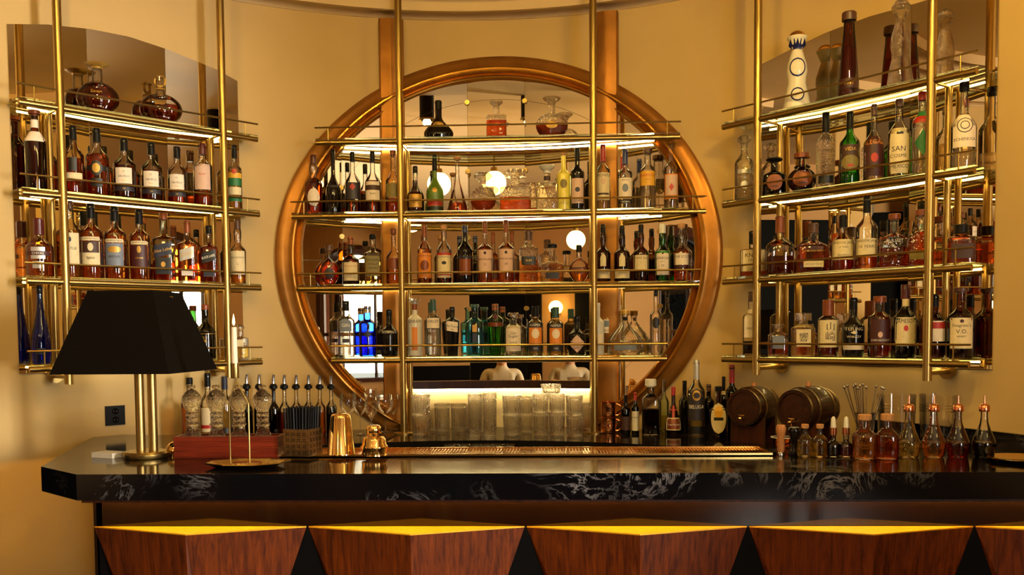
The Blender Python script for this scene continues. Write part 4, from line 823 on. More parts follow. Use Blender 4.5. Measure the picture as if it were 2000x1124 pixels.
B('R', 4, 1519, 633, 37, 'gin', 'clear_glass', 'red_amber', .32, crk('crystal', .86, 1.2), [('rect', .22, .62, .6, 'grey_label')], 'small square amber bottle with grey label', 5)
B('R', 4, 1568, 612, 45, 'gin', 'crystal', 'pale_gold', .55, ('disc', 'crystal', .80, .75), [('rect', .22, .62, .6, 'cream', [('響', .44, .16, 'ink')])], 'faceted crystal whisky bottle with brushwork character', 3)
B('R', 4, 1617, 586, 40, 'gin', 'clear_glass', 'dark_rum', .22, slv('amber_cap', .72, 1.1), [('rect', .16, .64, .92, 'cream', [('山', .53, .12, 'ink', .15), ('崎', .36, .13, 'ink', .15)])], 'whisky bottle with two brushwork characters')
B('R', 4, 1666, 582, 42, 'squat', 'black_gloss', None, 0, slv('black_plastic', .80), [('rect', .28, .52, .9, None, [('TEELING', .47, .055, 'cream'), ('WHISKEY', .34, .04, 'cream')]), ('rect', .12, .22, .92, 'pale_label'), ('diamond', .38, .44, .3, 'cream')], 'black whiskey bottle with pale lettering')
B('R', 4, 1717, 579, 43, 'gin', 'clear_glass', 'red_amber', .66, crk('amber_cap', .88, 1.1), [('rect', .22, .62, .80, 'maroon_label', [('CHIHUALOUCH', .28, .035, 'white_ink')]), ('oval', .32, .42, .2, 'pink_label')], 'red bottle with smoky dark label')
B('R', 4, 1767, 556, 41, 'scotch', 'dark_green_glass', 'black_liquor', .5, slv('maroon_cap', .80), [('shield', .16, .55, .92, 'cream', [('JAMESON', .49, .055, 'ink')]), ('oval', .36, .44, .2, 'red_label'), ('rect', .70, .80, .3, 'cream')], 'dark green whiskey bottle with cream label')
B('R', 4, 1824, 575, 42, 'whisky', 'amber_glass', 'dark_rum', .6, slv('black_plastic', .80), [('rect', .26, .58, .85, 'pale_label'), ('rect', .46, .56, .85, 'red_label')], 'dark amber bottle with pale label behind the pole')
B('R', 4, 1875, 562, 48, 'whisky', 'amber_glass', 'dark_rum', .6, crk('brown_cap', .92, 1.3), [('rect', .14, .57, .82, 'cream', [("Seagram's", .46, .045, 'ink'), ('V.O.', .38, .06, 'ink'), ('WHISKY', .31, .025, 'ink')]), ('oval', .50, .55, .15, 'maroon_label')], 'dark amber bottle with gold-cream label near the rack end')

# ---------------------------------------------------------------- things on the bar and the back counter
def on(u, v, z): p = hit_z(u, v, z); return Vector((p.x, p.y, z))
def on_r(u, r, z):                        # on a plane z, at plan radius r, in image column u
    lo, hi = math.radians(-75), math.radians(75)
    for _ in range(50):
        m_ = (lo+hi)/2
        if proj(wpt(m_, r, z))[0] < u: lo = m_
        else: hi = m_
    return Vector(wpt((lo+hi)/2, r, z))
def h_to(loc, v):                         # height above loc that reaches image row v
    lo, hi = .005, .9
    for _ in range(40):
        m_ = (lo+hi)/2
        if proj((loc.x, loc.y, loc.z+m_))[1] > v: lo = m_
        else: hi = m_
    return lo
def wpx(loc, w): return w*proj(loc)[2]/F_PX
def face(loc, k=.8): return math.atan2(CAM.x-loc.x, loc.y-CAM.y)*k
EPS = .0006

# table lamp
lp = on(276, 897, ZBAR); sc_ = proj(lp)[2]/F_PX
lampo = empty('table_lamp', lp+Vector((0, .04, EPS)), 0, 'brass table lamp with black square cloth shade', 'lamp')
MB().lathe([(0, 0), (.078, 0), (.080, .004), (.080, .016), (.074, .024), (.0, .026)], 40).build('base', 'brass', lampo, True, 30)
zs0 = h_to(lp+Vector((0, .04, 0)), 727); zs1 = h_to(lp+Vector((0, .04, 0)), 571)
for x, y in ((-.018, 0), (.026, .006)): MB().tube([(x, y, .022), (x, y, zs0+.10)], .0165, 18).build('stem', 'brass', lampo, True)
def frust(s0, s1, z0, z1, rot, th):
    mb = MB(); c = [(-1, -1), (1, -1), (1, 1), (-1, 1)]
    R_ = lambda x, y: (x*math.cos(rot)-y*math.sin(rot), x*math.sin(rot)+y*math.cos(rot))
    for s, z in ((s0, z0), (s1, z1), (s1-th, z1), (s0-th, z0)): mb.v += [(*R_(a*s, b*s), z) for a, b in c]
    for L_ in range(4):
        for k in range(4): a, b = L_*4+k, L_*4+(k+1) % 4; c2, d2 = ((L_+1) % 4)*4+(k+1) % 4, ((L_+1) % 4)*4+k; mb.f.append((a, b, c2, d2))
    return mb
sh = frust(.212, .118, zs0, zs1, math.radians(-2), .004).build('shade', 'black_cloth', lampo); sh.location.x = -.02
MB().tube([(-.115, 0, zs1-.02), (.115, 0, zs1-.02)], .003, 6).tube([(0, -.115, zs1-.02), (0, .115, zs1-.02)], .003, 6).build('shade_carrier', 'brass', lampo)
# cards, bell
cp = on(208, 895, ZBAR); st = tag(empty('card_stack', cp+Vector((0, .02, EPS)), -.35), 'stack of white cards beside the lamp base', 'cards')
for i in range(5): MB().box(-.05+.001*(i % 2), .05, -.034, .034+.001*(i % 3), i*.0038, i*.0038+.0034).build('card', 'white_paper', st)
bp_ = on(331, 893, ZBAR)+Vector((0, .05, EPS)); bl = empty('service_bell', bp_, 0, 'polished gold service bell beside the wooden box', 'bell')
MB().lathe([(0, 0), (.030, 0), (.030, .010), (.012, .014), (0, .014)], 28).build('base', 'polished_gold', bl, True)
MB().lathe([(.031, .016), (.033, .018), (.030, .030), (.022, .042), (.010, .049), (0, .051)], 28).build('dome', 'polished_gold', bl, True)
MB().lathe([(0, .01), (.003, .01), (.003, .058), (.006, .060), (.006, .064), (0, .066)], 12).build('button', 'polished_gold', bl, True)
# wooden box with four figure-shaped crystal bottles
b0 = on(340, 896, ZBAR); b1 = on(543, 896, ZBAR); bw = b1.x-b0.x; bh = h_to(b0, 853)
bx_ = empty('wooden_box', (b0.x, b0.y, ZBAR+EPS), math.atan2(b1.y-b0.y, bw), 'reddish slatted wooden box holding four crystal bottles', 'box')
nb = 4; hh = (bh-.006)/nb
for i in range(nb):
    for nme, (x0, x1, y0, y1) in (('front_slat', (0, bw, 0, .010)), ('back_slat', (0, bw, .095, .105)), ('side_slat', (0, .010, .010, .095)), ('side_slat', (bw-.010, bw, .010, .095))):
        MB().box(x0, x1, y0, y1, .004+i*hh+.0006, .004+(i+1)*hh).build(nme, 'box_wood', bx_)
MB().box(0, bw, 0, .105, 0, .004).build('bottom', 'box_wood', bx_); MB().box(.010, bw-.010, .010, .095, bh-.016, bh-.008).build('holder_board', 'box_wood', bx_)
figp = [(0, 0), (.82, 0), (.86, .03), (.62, .14), (.60, .20), (.74, .24), (.60, .28), (.64, .36), (.60, .40), (.66, .44), (.58, .48), (.90, .62), (1.0, .70), (.92, .78), (.62, .86), (.34, .90), (.32, .93), (.42, .955), (.36, .99), (0, 1.0)]
for i, px in enumerate((376, 424, 468, 515)):
    q = Vector((b0.x, b0.y, 0)); t = solve(lambda s: Vector((b0.x+s, b0.y+.05, ZBAR+bh)), 0, bw, px)
    loc = Vector((b0.x+t, b0.y+.052+(b1.y-b0.y)*t/bw, ZBAR+bh-.0075)); H = h_to(loc, 752); W = wpx(loc, 38)
    fb = empty('crystal_bottle', loc, 0, 'figure-shaped crystal bottle, %s of four in the wooden box' % ORD[i], 'bottle', 'crystal bottles in the wooden box')
    MB().lathe([(r*W/2, z*H) for r, z in figp if z < .93]+[(0, .93*H)], 14).build('glass', 'cut_glass', fb); MB().lathe([(0, .925*H)]+[(r*W/2, z*H) for r, z in figp if z >= .93], 10).build('stopper', 'cut_glass', fb)
# candle stand on a tray
tp_ = on(480, 912, ZBAR)+Vector((0, .0, EPS)); ct = empty('serving_tray', tp_, 0, 'small eight-sided gold tray under the candle stand', 'tray')
ra = wpx(tp_, 152)/2; oc = lambda s, z, sy=.62: [(s*ra*math.cos(math.pi/8+math.pi/4*k), s*ra*sy*math.sin(math.pi/8+math.pi/4*k), z) for k in range(8)]
tb = MB(); layers = [oc(.80, 0), oc(1.05, .012), oc(1.07, .014), oc(1.04, .016), oc(.80, .004)]
for l_ in layers: tb.v += l_
for a in range(4):
    for k in range(8): tb.f.append((a*8+k, a*8+(k+1) % 8, (a+1)*8+(k+1) % 8, (a+1)*8+k))
tb.f += [tuple(range(7, -1, -1)), tuple(range(32, 40))]; tb.build('dish', 'bright_brass', ct)
cs_l = tp_+Vector((0, .005, .0045)); cs = empty('candle_holder', cs_l, 0, 'bent gold wire candle holder on the small tray', 'candle holder')
zc0 = h_to(cs_l, 738); zc1 = h_to(cs_l, 712); xo = wpx(cs_l, -18); xl, xr = wpx(cs_l, -31), wpx(cs_l, 7); zk = h_to(cs_l, 787)
MB().lathe([(0, 0), (.052, 0), (.052, .006), (.045, .009), (0, .009)], 32).build('foot', 'bright_brass', cs, True)
MB().tube([(xl, 0, .006), (xl, 0, zk*.98), (xl+.002, 0, zk), (xo, 0, zc0), (xr-.002, 0, zk), (xr, 0, zk*.98), (xr, 0, .006)], .0032, 10).build('wire_frame', 'brass', cs, True)
MB().lathe([(0, zc0-.002), (.0135, zc0-.002), (.0145, zc0+.002), (.0145, zc1+.004), (.012, zc1+.004), (.012, zc0+.004), (0, zc0+.004)], 20, xo, 0, 0).build('cup', 'brass', cs, True)
cl_ = cs_l+Vector((xo, 0, zc0+.0045)); cn = empty('candle', cl_, 0, 'lit white taper candle in the gold wire holder', 'candle'); hc = h_to(cl_, 640)
MB().lathe([(0, 0), (.0112, 0), (.0100, hc*.6), (.0090, hc), (.006, hc+.001), (0, hc-.001)], 20).build('wax_stick', 'wax', cn, True); MB().tube([(0, 0, hc-.002), (.0008, 0, hc+.010)], .0008, 6).build('wick', 'black_plastic', cn)
MB().lathe([(0, hc+.006), (.0032, hc+.010), (.0045, hc+.017), (.0034, hc+.028), (.0012, hc+.040), (0, hc+.046)], 14).build('flame', 'flame', cn, True)
# straw holder
s0 = on(554, 892, ZBAR+.011); s1 = on(608, 892, ZBAR+.011); sw = (s1-s0).length; shh = h_to(s0, 839); hp = empty('straw_holder', s0+Vector((0, 0, EPS)), math.radians(-14), 'square pierced metal straw holder on the drip tray', 'straw holder')
for nme, (x0, x1, y0, y1) in (('front_plate', (0, sw, 0, .002)), ('back_plate', (0, sw, sw-.002, sw)), ('side_plate', (0, .002, .002, sw-.002)), ('side_plate', (sw-.002, sw, .002, sw-.002))):
    pl_ = MB().box(x0, x1, y0, y1, 0, shh).build(nme, 'aged_metal', hp)
    if nme == 'front_plate' or x0 > .01:
        pm = MB()
        for i in range(4):
            for j in range(4):
                a = sw*(.17+.22*i); z = shh*(.16+.22*j)
                for k in range(4):
                    aa = math.pi/2*k+.78; c = Vector((a+.0048*math.cos(aa), -.0002, z+.0048*math.sin(aa))) if nme == 'front_plate' else Vector((sw+.0002, a+.0048*math.cos(aa), z+.0048*math.sin(aa)))
                    n_ = Vector((0, -.0006, 0)) if nme == 'front_plate' else Vector((.0006, 0, 0)); pm.tube([c, c+n_], .0021, 8)
        tag(pm.build('perforations', 'black_gap', pl_), kind='stuff')
MB().box(.002, sw-.002, .002, sw-.002, 0, .002).build('floor_plate', 'aged_metal', hp)
sth = h_to(s0, 797)-.004; sm0 = None; rs_ = random.Random(3)
Mh = Matrix.Rotation(math.radians(-14), 4, 'Z')
for i in range(9):
    for j in range(6):
        k = Mh @ Vector((.009+(sw-.018)*i/8, .009+(sw-.018)*j/5, .0026)); loc = s0+Vector((k.x, k.y, k.z))
        if sm0 is None: sm0 = MB().tube([(0, 0, 0), (0, 0, sth)], .0036, 8).build('drinking_straw', 'black_plastic', None, True); o = sm0
        else: o = sm0.copy(); COL.objects.link(o)
        o.location = loc; o.scale.z = 1+rs_.uniform(-.01, .012)
        d_ = Vector(((i-4)*.020, (j-2.5)*.02, 1)).normalized() if True else 0
        o.rotation_euler = Vector(((i-4)*.010, (j-2.5)*.006, 1)).to_track_quat('Z', 'Y').to_euler()
        tag(o, 'black paper straw standing in the pierced metal holder', 'straw', 'black straws in the holder')
# gold shaker tins
tl = on(663, 891, ZBAR+.011)+Vector((0, .03, EPS)); H = h_to(tl, 808); W = wpx(tl, 54)
bt = empty('shaker_tin', tl, 0, 'tall upside-down polished gold shaker tin', 'shaker')
MB().lathe([(W/2, 0), (W/2*1.02, .003), (W/2*.99, .006), (W/2*.72, H*.90), (W/2*.66, H*.97), (W/2*.5, H), (0, H)], 40).build('cup', 'polished_gold', bt, True, 60)
tl = on(728, 892, ZBAR+.011)+Vector((0, .03, EPS)); H = h_to(tl, 831); W = wpx(tl, 54)
cb = empty('cobbler_shaker_top', tl, 0, 'short polished gold shaker top with cap', 'shaker')
MB().lathe([(W*.46, 0), (W*.44, H*.18), (W*.50, H*.26), (W*.50, H*.30), (W*.44, H*.36), (W*.42, H*.52), (W*.36, H*.60), (W*.25, H*.64), (0, H*.64)], 36).build('strainer_body', 'polished_gold', cb, True, 50)
MB().lathe([(W*.26, H*.64), (W*.26, H*.74), (W*.245, H*.75), (W*.26, H*.77), (W*.25, H*.94), (W*.19, H), (0, H)], 30).build('cap', 'polished_gold', cb, True, 50)

# bottles on the back counter, wall side
def CB(px, top, w, typ, glass, liq, lev, cap, labels, label, r=1.95, base=None, z=ZBK, n=2, dr=1, grp='bottles standing on the back counter', name='bottle', cat='bottle'):
    loc = on(px, base, z) if base else on_r(px, r, z)
    loc = loc+Vector((0, 0, EPS)); return bottle(loc, face(loc), h_to(loc, top), wpx(loc, w), typ, glass, liq, lev, cap, labels, label, grp, n, dr, name, cat)
CB(373, 738, 33, 'square', 'clear_glass', 'whisky', .55, slv('black_plastic', .93, 1.1), [], 'amber bottle with cork behind the first crystal bottle', 2.0, n=4)
CB(408, 729, 30, 'whisky', 'clear_glass', 'pale_gold', .5, slv('black_plastic', .80, 1.1), [('rect', .15, .5, .9, 'cream'), ('rect', .2, .25, .9, 'red_label')], 'clear bottle with black cap and red-striped label behind the box', 2.0)
CB(441, 736, 30, 'whisky', 'clear_glass', 'spirit', .5, slv('navy_label', .80, 1.1), [('rect', .12, .2, .9, 'black_label')], 'clear bottle with navy cap behind the candle wire', 2.0)
for i, (px, mt_, lq, lev) in enumerate(((484, 'smoke_glass', 'black_liquor', .56), (508, 'smoke_glass', 'black_liquor', .56), (536, 'smoke_glass', 'black_liquor', .58), (557, 'clear_glass', 'dark_rum', .50), (580, 'clear_glass', 'red_amber', .46), (604, 'clear_glass', 'dark_rum', .48), (626, 'clear_glass', 'whisky', .50), (648, 'clear_glass', 'black_liquor', .60))):
    loc = on_r(px, 1.98, ZBK)+Vector((0, 0, EPS)); H = h_to(loc, 757); W = wpx(loc, 21)
    o = bottle(loc, face(loc), H, W, 'whisky', mt_, lq, lev, None, [], 'bar bottle with steel pourer, %s from the box towards the glasses' % ORD[i], 'bottles with pourers behind the box')
    MB().lathe([(0, H*.95), (.011, H*.95), (.012, H*.97), (.019, H*.975), (.019, H*1.03), (.011, H*1.07), (0, H*1.06)], 14).build('pourer_collar', 'black_plastic', o, True, 30)
    MB().tube([(0, 0, H*1.05), (.0, -.001, H*1.17), (.003, -.004, H*1.25)], [.0085, .0078, .006], 8).build('pourer_spout', 'steel', o, True)
CB(1222, 772, 19, 'slim', 'smoke_glass', 'black_liquor', .6, BLK, [('rect', .1, .45, .85, 'brown_label')], 'small dark bottle beside the copper mugs', base=848)
CB(1241, 767, 15, 'slim', 'dark_green_glass', 'black_liquor', .6, slv('red_label', .8), [('rect', .08, .55, .92, 'white_paper', [('AMARO', .40, .04, 'ink')])], 'small dark bottle with white printed label', base=848)
CB(1271, 741, 35, 'gin', 'clear_glass', 'black_liquor', .46, ('cork', 'white_cap', .86, 1.2), [], 'big clear jar half full of dark liqueur, pale stopper', base=850, n=4)
CB(1297, 742, 18, 'whisky', 'green_clear', 'pale_gold', .3, crk('brown_cap', .93), [], 'greenish clear bottle behind the red-ribboned one', 2.10)
CB(1315, 756, 34, 'bell', 'brown_glass', 'dark_rum', .4, slv('red_cap', .82, 1.1), [('rect', .09, .35, .80, 'cream'), ('rect', .11, .33, .72, 'amber_cap', [('Grand Marnier', .21, .04, 'white_ink')]), ('rect', .35, .60, .12, 'red_label'), ('rect', .50, .53, .5, 'red_label')], 'bell-shaped liqueur bottle with red ribbon', base=848)
CB(1337, 744, 22, 'wine', 'black_gloss', None, 0, slv('black_plastic', .8), [], 'black bottle between the ribboned and grey ones', 2.10)
CB(1360, 703, 33, 'whisky', 'clear_glass', 'spirit', .5, slv('silver_label', .74, 1.05), [('arch', .20, .62, .90, 'charcoal_label', [('BELUGA', .38, .05, 'white_ink')]), ('oval', .46, .60, .5, 'gold_label'), ('oval', .49, .57, .36, 'charcoal_label'), ('rect', .02, .12, .98, 'black_label')], 'tall clear vodka bottle with grey label and gold ring', base=850)
CB(1384, 751, 22, 'gin', 'smoke_glass', 'black_liquor', .6, slv('brown_cap', .86), [], 'dark bottle behind the grey-labelled vodka', 2.10)
CB(1403, 755, 36, 'flask', 'brown_glass', 'dark_rum', .55, slv('black_plastic', .90, 1.2), [('oval', .08, .68, .80, 'cream'), ('oval', .38, .62, .45, 'yellow_label'), ('rect', .34, .40, .5, 'ink')], 'round brown bottle with ornate cream label', base=855, dr=.7)
CB(1413, 736, 18, 'slim', 'dark_green_glass', 'black_liquor', .6, slv('black_plastic', .84), [('rect', .70, .76, .9, 'cream')], 'slim dark bottle behind the ornate label', 2.03)
CB(1429, 713, 28, 'wine', 'dark_green_glass', 'green_spirit', .5, slv('red_cap', .74), [('oval', .50, .6, .3, 'red_label')], 'green bottle with long red capsule beside the barrels', 2.10)

# glassware
def wine_glass(loc, H, W, label, kind='copa'):
    P_ = {'copa': [(.60, 0), (.62, .01), (.20, .025), (.06, .06), (.055, .42), (.10, .46), (.55, .53), (.90, .64), (1, .76), (.92, .90), (.84, 1)], 'flute': [(.75, 0), (.78, .01), (.2, .03), (.09, .08), (.09, .34), (.3, .40), (.85, .52), (.96, .66), (.92, .84), (1, 1)]}[kind]
    g = empty('stemmed_glass', loc, 0, label, 'glass', 'stemmed glasses on the back counter')
    MB().lathe([(0, 0)]+[(r*W/2, z*H) for r, z in P_ if z < .45], 24)  .build('stem', 'stem_glass', g, True, 60)
    MB().lathe([(0, P_[4][1]*H)]+[(r*W/2, z*H) for r, z in P_ if z > .41], 24 if kind == 'copa' else 10).build('bowl', 'stem_glass' if kind == 'copa' else 'crystal', g, kind == 'copa', 60)
for i, (px, by, top, w, kd) in enumerate(((681, 848, 769, 34, 'copa'), (704, 850, 768, 31, 'copa'), (726, 855, 760, 26, 'flute'), (753, 844, 771, 32, 'copa'), (769, 840, 770, 26, 'copa'), (692, 838, 772, 28, 'copa'), (741, 838, 772, 28, 'copa'))):
    loc = on(px, by, ZBK)+Vector((0, 0, EPS)); wine_glass(loc, h_to(loc, top), wpx(loc, w), ['rounded wine glass nearest the pourer bottles', 'rounded wine glass behind the tall gold tin', 'tall faceted flute behind the short gold shaker', 'rounded wine glass in front of the gilt upright', 'rounded wine glass beside the brass pole', 'rear wine glass between the first two', 'rear wine glass behind the faceted flute'][i], kd)
def tumbler(loc, H, W, label, flutes=18, mat='tumbler_glass', taper=.88):
    g = empty('cut_glass_tumbler', loc, 0, label, 'glass', 'cut glass tumblers before the lit panel')
    S = flutes*2; mb = MB(); idx = []
    for r, z in ((taper*.92, 0), (taper, .03), (taper+.02, .12), (.97, .86), (1, .90), (1, 1), (.94, 1), (.92, .14), (0, .14)):
        if r == 0: idx.append([len(mb.v)]); mb.v.append((0, 0, z*H)); continue
        idx.append(list(range(len(mb.v), len(mb.v)+S)))
        for k in range(S):
            rr_ = r*W/2*(1-(.05 if (k % 2 and .02 < z < .88) else 0)); a = 2*math.pi*k/S; mb.v.append((rr_*math.cos(a), rr_*math.sin(a), z*H))
    mb.skin(idx, S); mb.v.append((0, 0, 0)); mb.f += [(idx[0][(k+1) % S], idx[0][k], len(mb.v)-1) for k in range(S)]
    mb.build('fluted_wall', mat, g); MB().lathe([(0, .005*H), (W*.40*taper, .005*H), (W*.42*taper, .13*H), (0, .13*H)], 20).build('thick_base', 'crystal', g)
    return g
TUM = [(823, 850, 812, 38, 0), (823, None, 770, 38, 1), (850, 842, 800, 24, 0), (864, 843, 789, 31, 0), (896, 843, 789, 31, 0), (928, 852, 770, 28, 0), (957, 852, 767, 28, 0), (944, 843, 770, 28, 0), (912, 838, 792, 30, 0), (1000, 850, 812, 36, 0), (1000, None, 772, 38, 1), (1028, 845, 812, 26, 0), (1028, None, 775, 28, 1), (1056, 850, 806, 31, 0), (1056, None, 769, 32, 1), (1088, 850, 806, 32, 0), (1088, None, 769, 33, 1), (1072, 842, 806, 28, 0), (1122, 852, 812, 33, 0), (1122, None, 772, 34, 1), (1081, None, 751, 40, 2), (1146, 846, 788, 20, 0)]
lastloc = {}
for i, (px, by, top, w, lv) in enumerate(TUM):
    if by: loc = on(px, by, ZBK)+Vector((0, 0, EPS))
    else: loc = lastloc.get(px) or lastloc[1088].copy()+Vector((-.02, 0, 0))
    H = h_to(loc, top); W = wpx(loc, w)
    if lv == 2: loc = Vector((lastloc[1056].x*.35+lastloc[1088].x*.65, lastloc[1088].y, max(lastloc[1056].z, lastloc[1088].z)+.001)); H = h_to(loc, top); W = wpx(loc, w)
    what = 'tall fluted highball' if H/W > 2 else 'cut glass tumbler'
    where = {0: 'on the counter', 1: 'stacked on another', 2: 'topmost of the stack'}[lv]
    rank = sorted(range(len(TUM)), key=lambda k: (TUM[k][0], -TUM[k][4])).index(i)
    tumbler(loc, H, W, '%s %s, %s from the wine glasses' % (what, where, ORD[rank]) if rank < 20 else ('cut glass tumbler stacked at the pole end' if lv == 1 else 'cut glass tumbler on the counter %s' % ('under the pole-end stack' if rank < 21 else 'touching the brass pole')), 16 if W > .07 else 14)
    lastloc[px] = loc+Vector((0, 0, H+.0006))
# copper mugs
ml0 = on(1189, 846, ZBK)+Vector((0, 0, EPS))
for i in range(2):
    H = wpx(ml0, 30); W = wpx(ml0, 31); loc = ml0+Vector((0, 0, i*(H+.0006)))
    mg = empty('copper_mug', loc, -.2, ('lower polished copper mug of the stacked pair', 'upper polished copper mug of the stacked pair')[i], 'mug', 'stacked copper mugs')
    MB().lathe([(0, 0), (W*.44, 0), (W*.47, .003), (W*.5, H*.5), (W*.48, H*.97), (W*.5, H), (W*.47, H), (W*.46, H*.1), (0, H*.1)], 32).build('cup', 'copper', mg, True, 50)
    MB().tube([(W*.46+W*.36*math.sin(a), 0, H*.5+H*.36*math.cos(a)) for a in [math.pi*k/10 for k in range(11)]], .0045, 8).build('handle', 'copper', mg, True)
gj = on_r(1146, 1.86, ZBK)+Vector((0, 0, EPS))
# barrels
def barrel(px, py, rpx, label, r_plan):
    c = None
    base = on_r(px, r_plan, ZBK); ph = phi_of(base); ax = Vector((-math.sin(ph), -math.cos(ph), 0))   # axis towards the room
    zc = h_to(base, py); R = wpx(base, rpx); Lh = R*1.32
    root = empty('oak_barrel', base+Vector((0, 0, EPS)), -ph, label, 'barrel', 'small oak barrels on the back counter')   # local -Y faces the room
    st = MB(); SEGS = 18
    prf = [(y/6*2*Lh-Lh, R*(1.0+.20*(1-(y/3-1)**2))) for y in range(7)]
    a0, a1 = -math.pi/SEGS*.97, math.pi/SEGS*.97
    for y, r in prf: st.v += [(r*math.sin(a), y, r*math.cos(a)) for a in (a0, 0, a1)]+[((r-.008)*math.sin(a), y, (r-.008)*math.cos(a)) for a in (a1, 0, a0)]
    for i in range(6):
        for k in range(6): st.f.append((i*6+k, (i+1)*6+k, (i+1)*6+(k+1) % 6, i*6+(k+1) % 6))
    st.f += [tuple(range(6)), tuple(36+k for k in range(5, -1, -1))]
    s_ = st.build('stave', 'barrel_wood', root); s_.location.z = zc
    for k in range(1, SEGS): q = s_.copy(); COL.objects.link(q); q.parent = root; q.location.z = zc; q.rotation_euler = (0, 2*math.pi*k/SEGS, 0)
    for yy in (-.92, -.50, .50, .92):
        r = R*(1.0+.20*(1-yy*yy))+.0008; hp_ = MB(); 
        for s2, rr_ in ((-.006, r), (.006, r), (.006, r+.0016), (-.006, r+.0016)): hp_.v += [(rr_*math.cos(2*math.pi*k/36), yy*Lh+s2, rr_*math.sin(2*math.pi*k/36)) for k in range(36)]
        for a in range(4):
            for k in range(36): hp_.f.append((a*36+k, a*36+(k+1) % 36, ((a+1) % 4)*36+(k+1) % 36, ((a+1) % 4)*36+k))
        hp_.build('hoop', 'aged_metal', root, True, 30).location.z = zc
    for y0 in (-Lh*.93, Lh*.90): MB().tube([(0, y0, 0), (0, y0+.006, 0)], R*.94, 32).build('head', 'barrel_wood', root).location.z = zc
    zt = -R*.62; y0 = -Lh*.93
    tp = MB().tube([(0, y0, zt), (0, y0-.030, zt)], .0055, 10).tube([(0, y0-.022, zt+.012), (0, y0-.022, zt-.016)], .0042, 10).build('tap', 'polished_gold', root, True); tp.location.z = zc
    t2 = MB().tube([(-.012, y0-.022, zt+.014), (.014, y0-.022, zt+.014)], .0028, 8).ball((0, y0-.032, zt), .008).build('tap_handle', 'polished_gold', tp, True)
    MB().lathe([(0, R*1.15), (.010, R*1.15), (.009, R*1.20+.016), (0, R*1.20+.016)], 14, 0, 0, zc).build('bung', 'light_wood', root, True, 30)
    for yy in (-.55, .55):
        cr = MB(); n_ = 12; w2 = R*1.05; pts = [(-w2, 0), (-w2, zc-R*.55)]+[(-w2*.92+2*w2*.92*k/n_, zc-math.sqrt(max(0, (R*1.16)**2-(-w2*.92+2*w2*.92*k/n_)**2))-.001) for k in range(n_+1)]+[(w2, zc-R*.55), (w2, 0)]
        pts = [(x, max(z, .003)) if 1 < j < len(pts)-2 else (x, z) for j, (x, z) in enumerate(pts)]
        cr.slab([(x, yy*Lh-.010, z) for x, z in pts], (0, .020, 0)); cr.build('cradle', 'dark_wood', root)
barrel(1472, 794, 33, 'little oak barrel with brass tap nearer the bottles', 1.90)
barrel(1578, 799, 37, 'little oak barrel with brass tap nearer the stirrers', 1.84)
# muddlers and dish
ZB = ZBAR+EPS
ml1 = on(1525, 891, ZBAR+.011 if False else ZBAR); H = h_to(ml1, 830); R = wpx(ml1, 20)/2
md = empty('muddler', Vector((ml1.x, ml1.y, ZB)), 0, 'pale wooden muddler standing on the bar', 'muddler')
MB().lathe([(0, H*.12), (R*.55, H*.12), (R*.72, H*.2), (R*.68, H*.62), (R*.9, H*.74), (R, H*.88), (R*.8, H*.98), (0, H)], 22).build('handle', 'light_wood', md, True); MB().lathe([(0, 0), (R*.65, 0), (R*.65, H*.05), (R*.52, H*.12), (0, H*.12)], 20).build('steel_foot', 'steel', md, True, 30)
ml2 = on(1551, 890, ZBAR); H = h_to(ml2, 834); R = wpx(ml2, 25)/2
md = empty('muddler', Vector((ml2.x, ml2.y, ZB)), 0, 'glossy black muddler beside the pale wooden one', 'muddler'); MB().lathe([(0, 0), (R*.55, 0), (R*.62, H*.06), (R*.55, H*.18), (R*.42, H*.24), (R*.5, H*.5), (R*.85, H*.72), (R, H*.88), (R*.8, H*.98), (0, H)], 22).build('body', 'black_gloss', md, True)
dl = on(1528, 876, ZBAR)+Vector((0, 0, EPS)); ds = empty('amber_bowl', dl, 0, 'amber glass bowl with pale rim behind the muddlers', 'bowl'); R = wpx(dl, 42)/2; MB().lathe([(0, 0), (R*.5, 0), (R*.8, .012), (R*.95, .028), (R, .040), (R*.93, .040), (R*.86, .03), (0, .008)], 28).build('bowl', 'votive_glass', ds, True, 50); MB().lathe([(R*.96, .0402), (R*1.06, .040), (R*1.06, .043), (R*.96, .043)], 28).build('rim', 'white_cap', ds, True, 30)
# corked and dropper bottles
def SB(px, base, top, w, typ, liq, lev, cap, label, n=2, dr=1):
    loc = on(px, base, ZBAR)+Vector((0, 0, EPS)); return bottle(loc, face(loc), h_to(loc, top), wpx(loc, w), typ, 'clear_glass', liq, lev, cap, [], label, 'small bottles along the back of the bar', n, dr), loc
TYPES['vial'] = prof(.56, .74, .36, 1, .93); TYPES['apoth'] = prof(.50, .72, .38, 1, .90)
SB(1572, 893, 829, 29, 'apoth', 'pale_gold', .40, crk('cork', .86), 'small corked bottle of pale liquid beside the black muddler')
SB(1601, 894, 829, 29, 'apoth', 'yellow_spirit', .44, crk('cork', .86), 'small corked bottle of yellow liquid')
for px, lb in ((1627, 'dropper bottle of dark bitters nearer the yellow bottle'), (1652, 'dropper bottle of brown bitters beside the corked flasks')):
    o, loc = SB(px, 894, 846, 28, 'apoth', 'black_liquor' if px == 1627 else 'dark_rum', .72, None, lb); H = h_to(loc, 846); W = wpx(loc, 28); R = W*.24
    MB().lathe([(0, H*.92), (R, H*.92), (R, H*1.22), (0, H*1.22)], 16).build('dropper_collar', 'copper', o, True, 30); MB().lathe([(0, H*1.22), (R*.8, H*1.22), (R*.7, H*1.4), (R*.62, H*1.58), (R*.3, H*1.66), (0, H*1.67)], 16).build('rubber_bulb', 'white_cap', o, True)
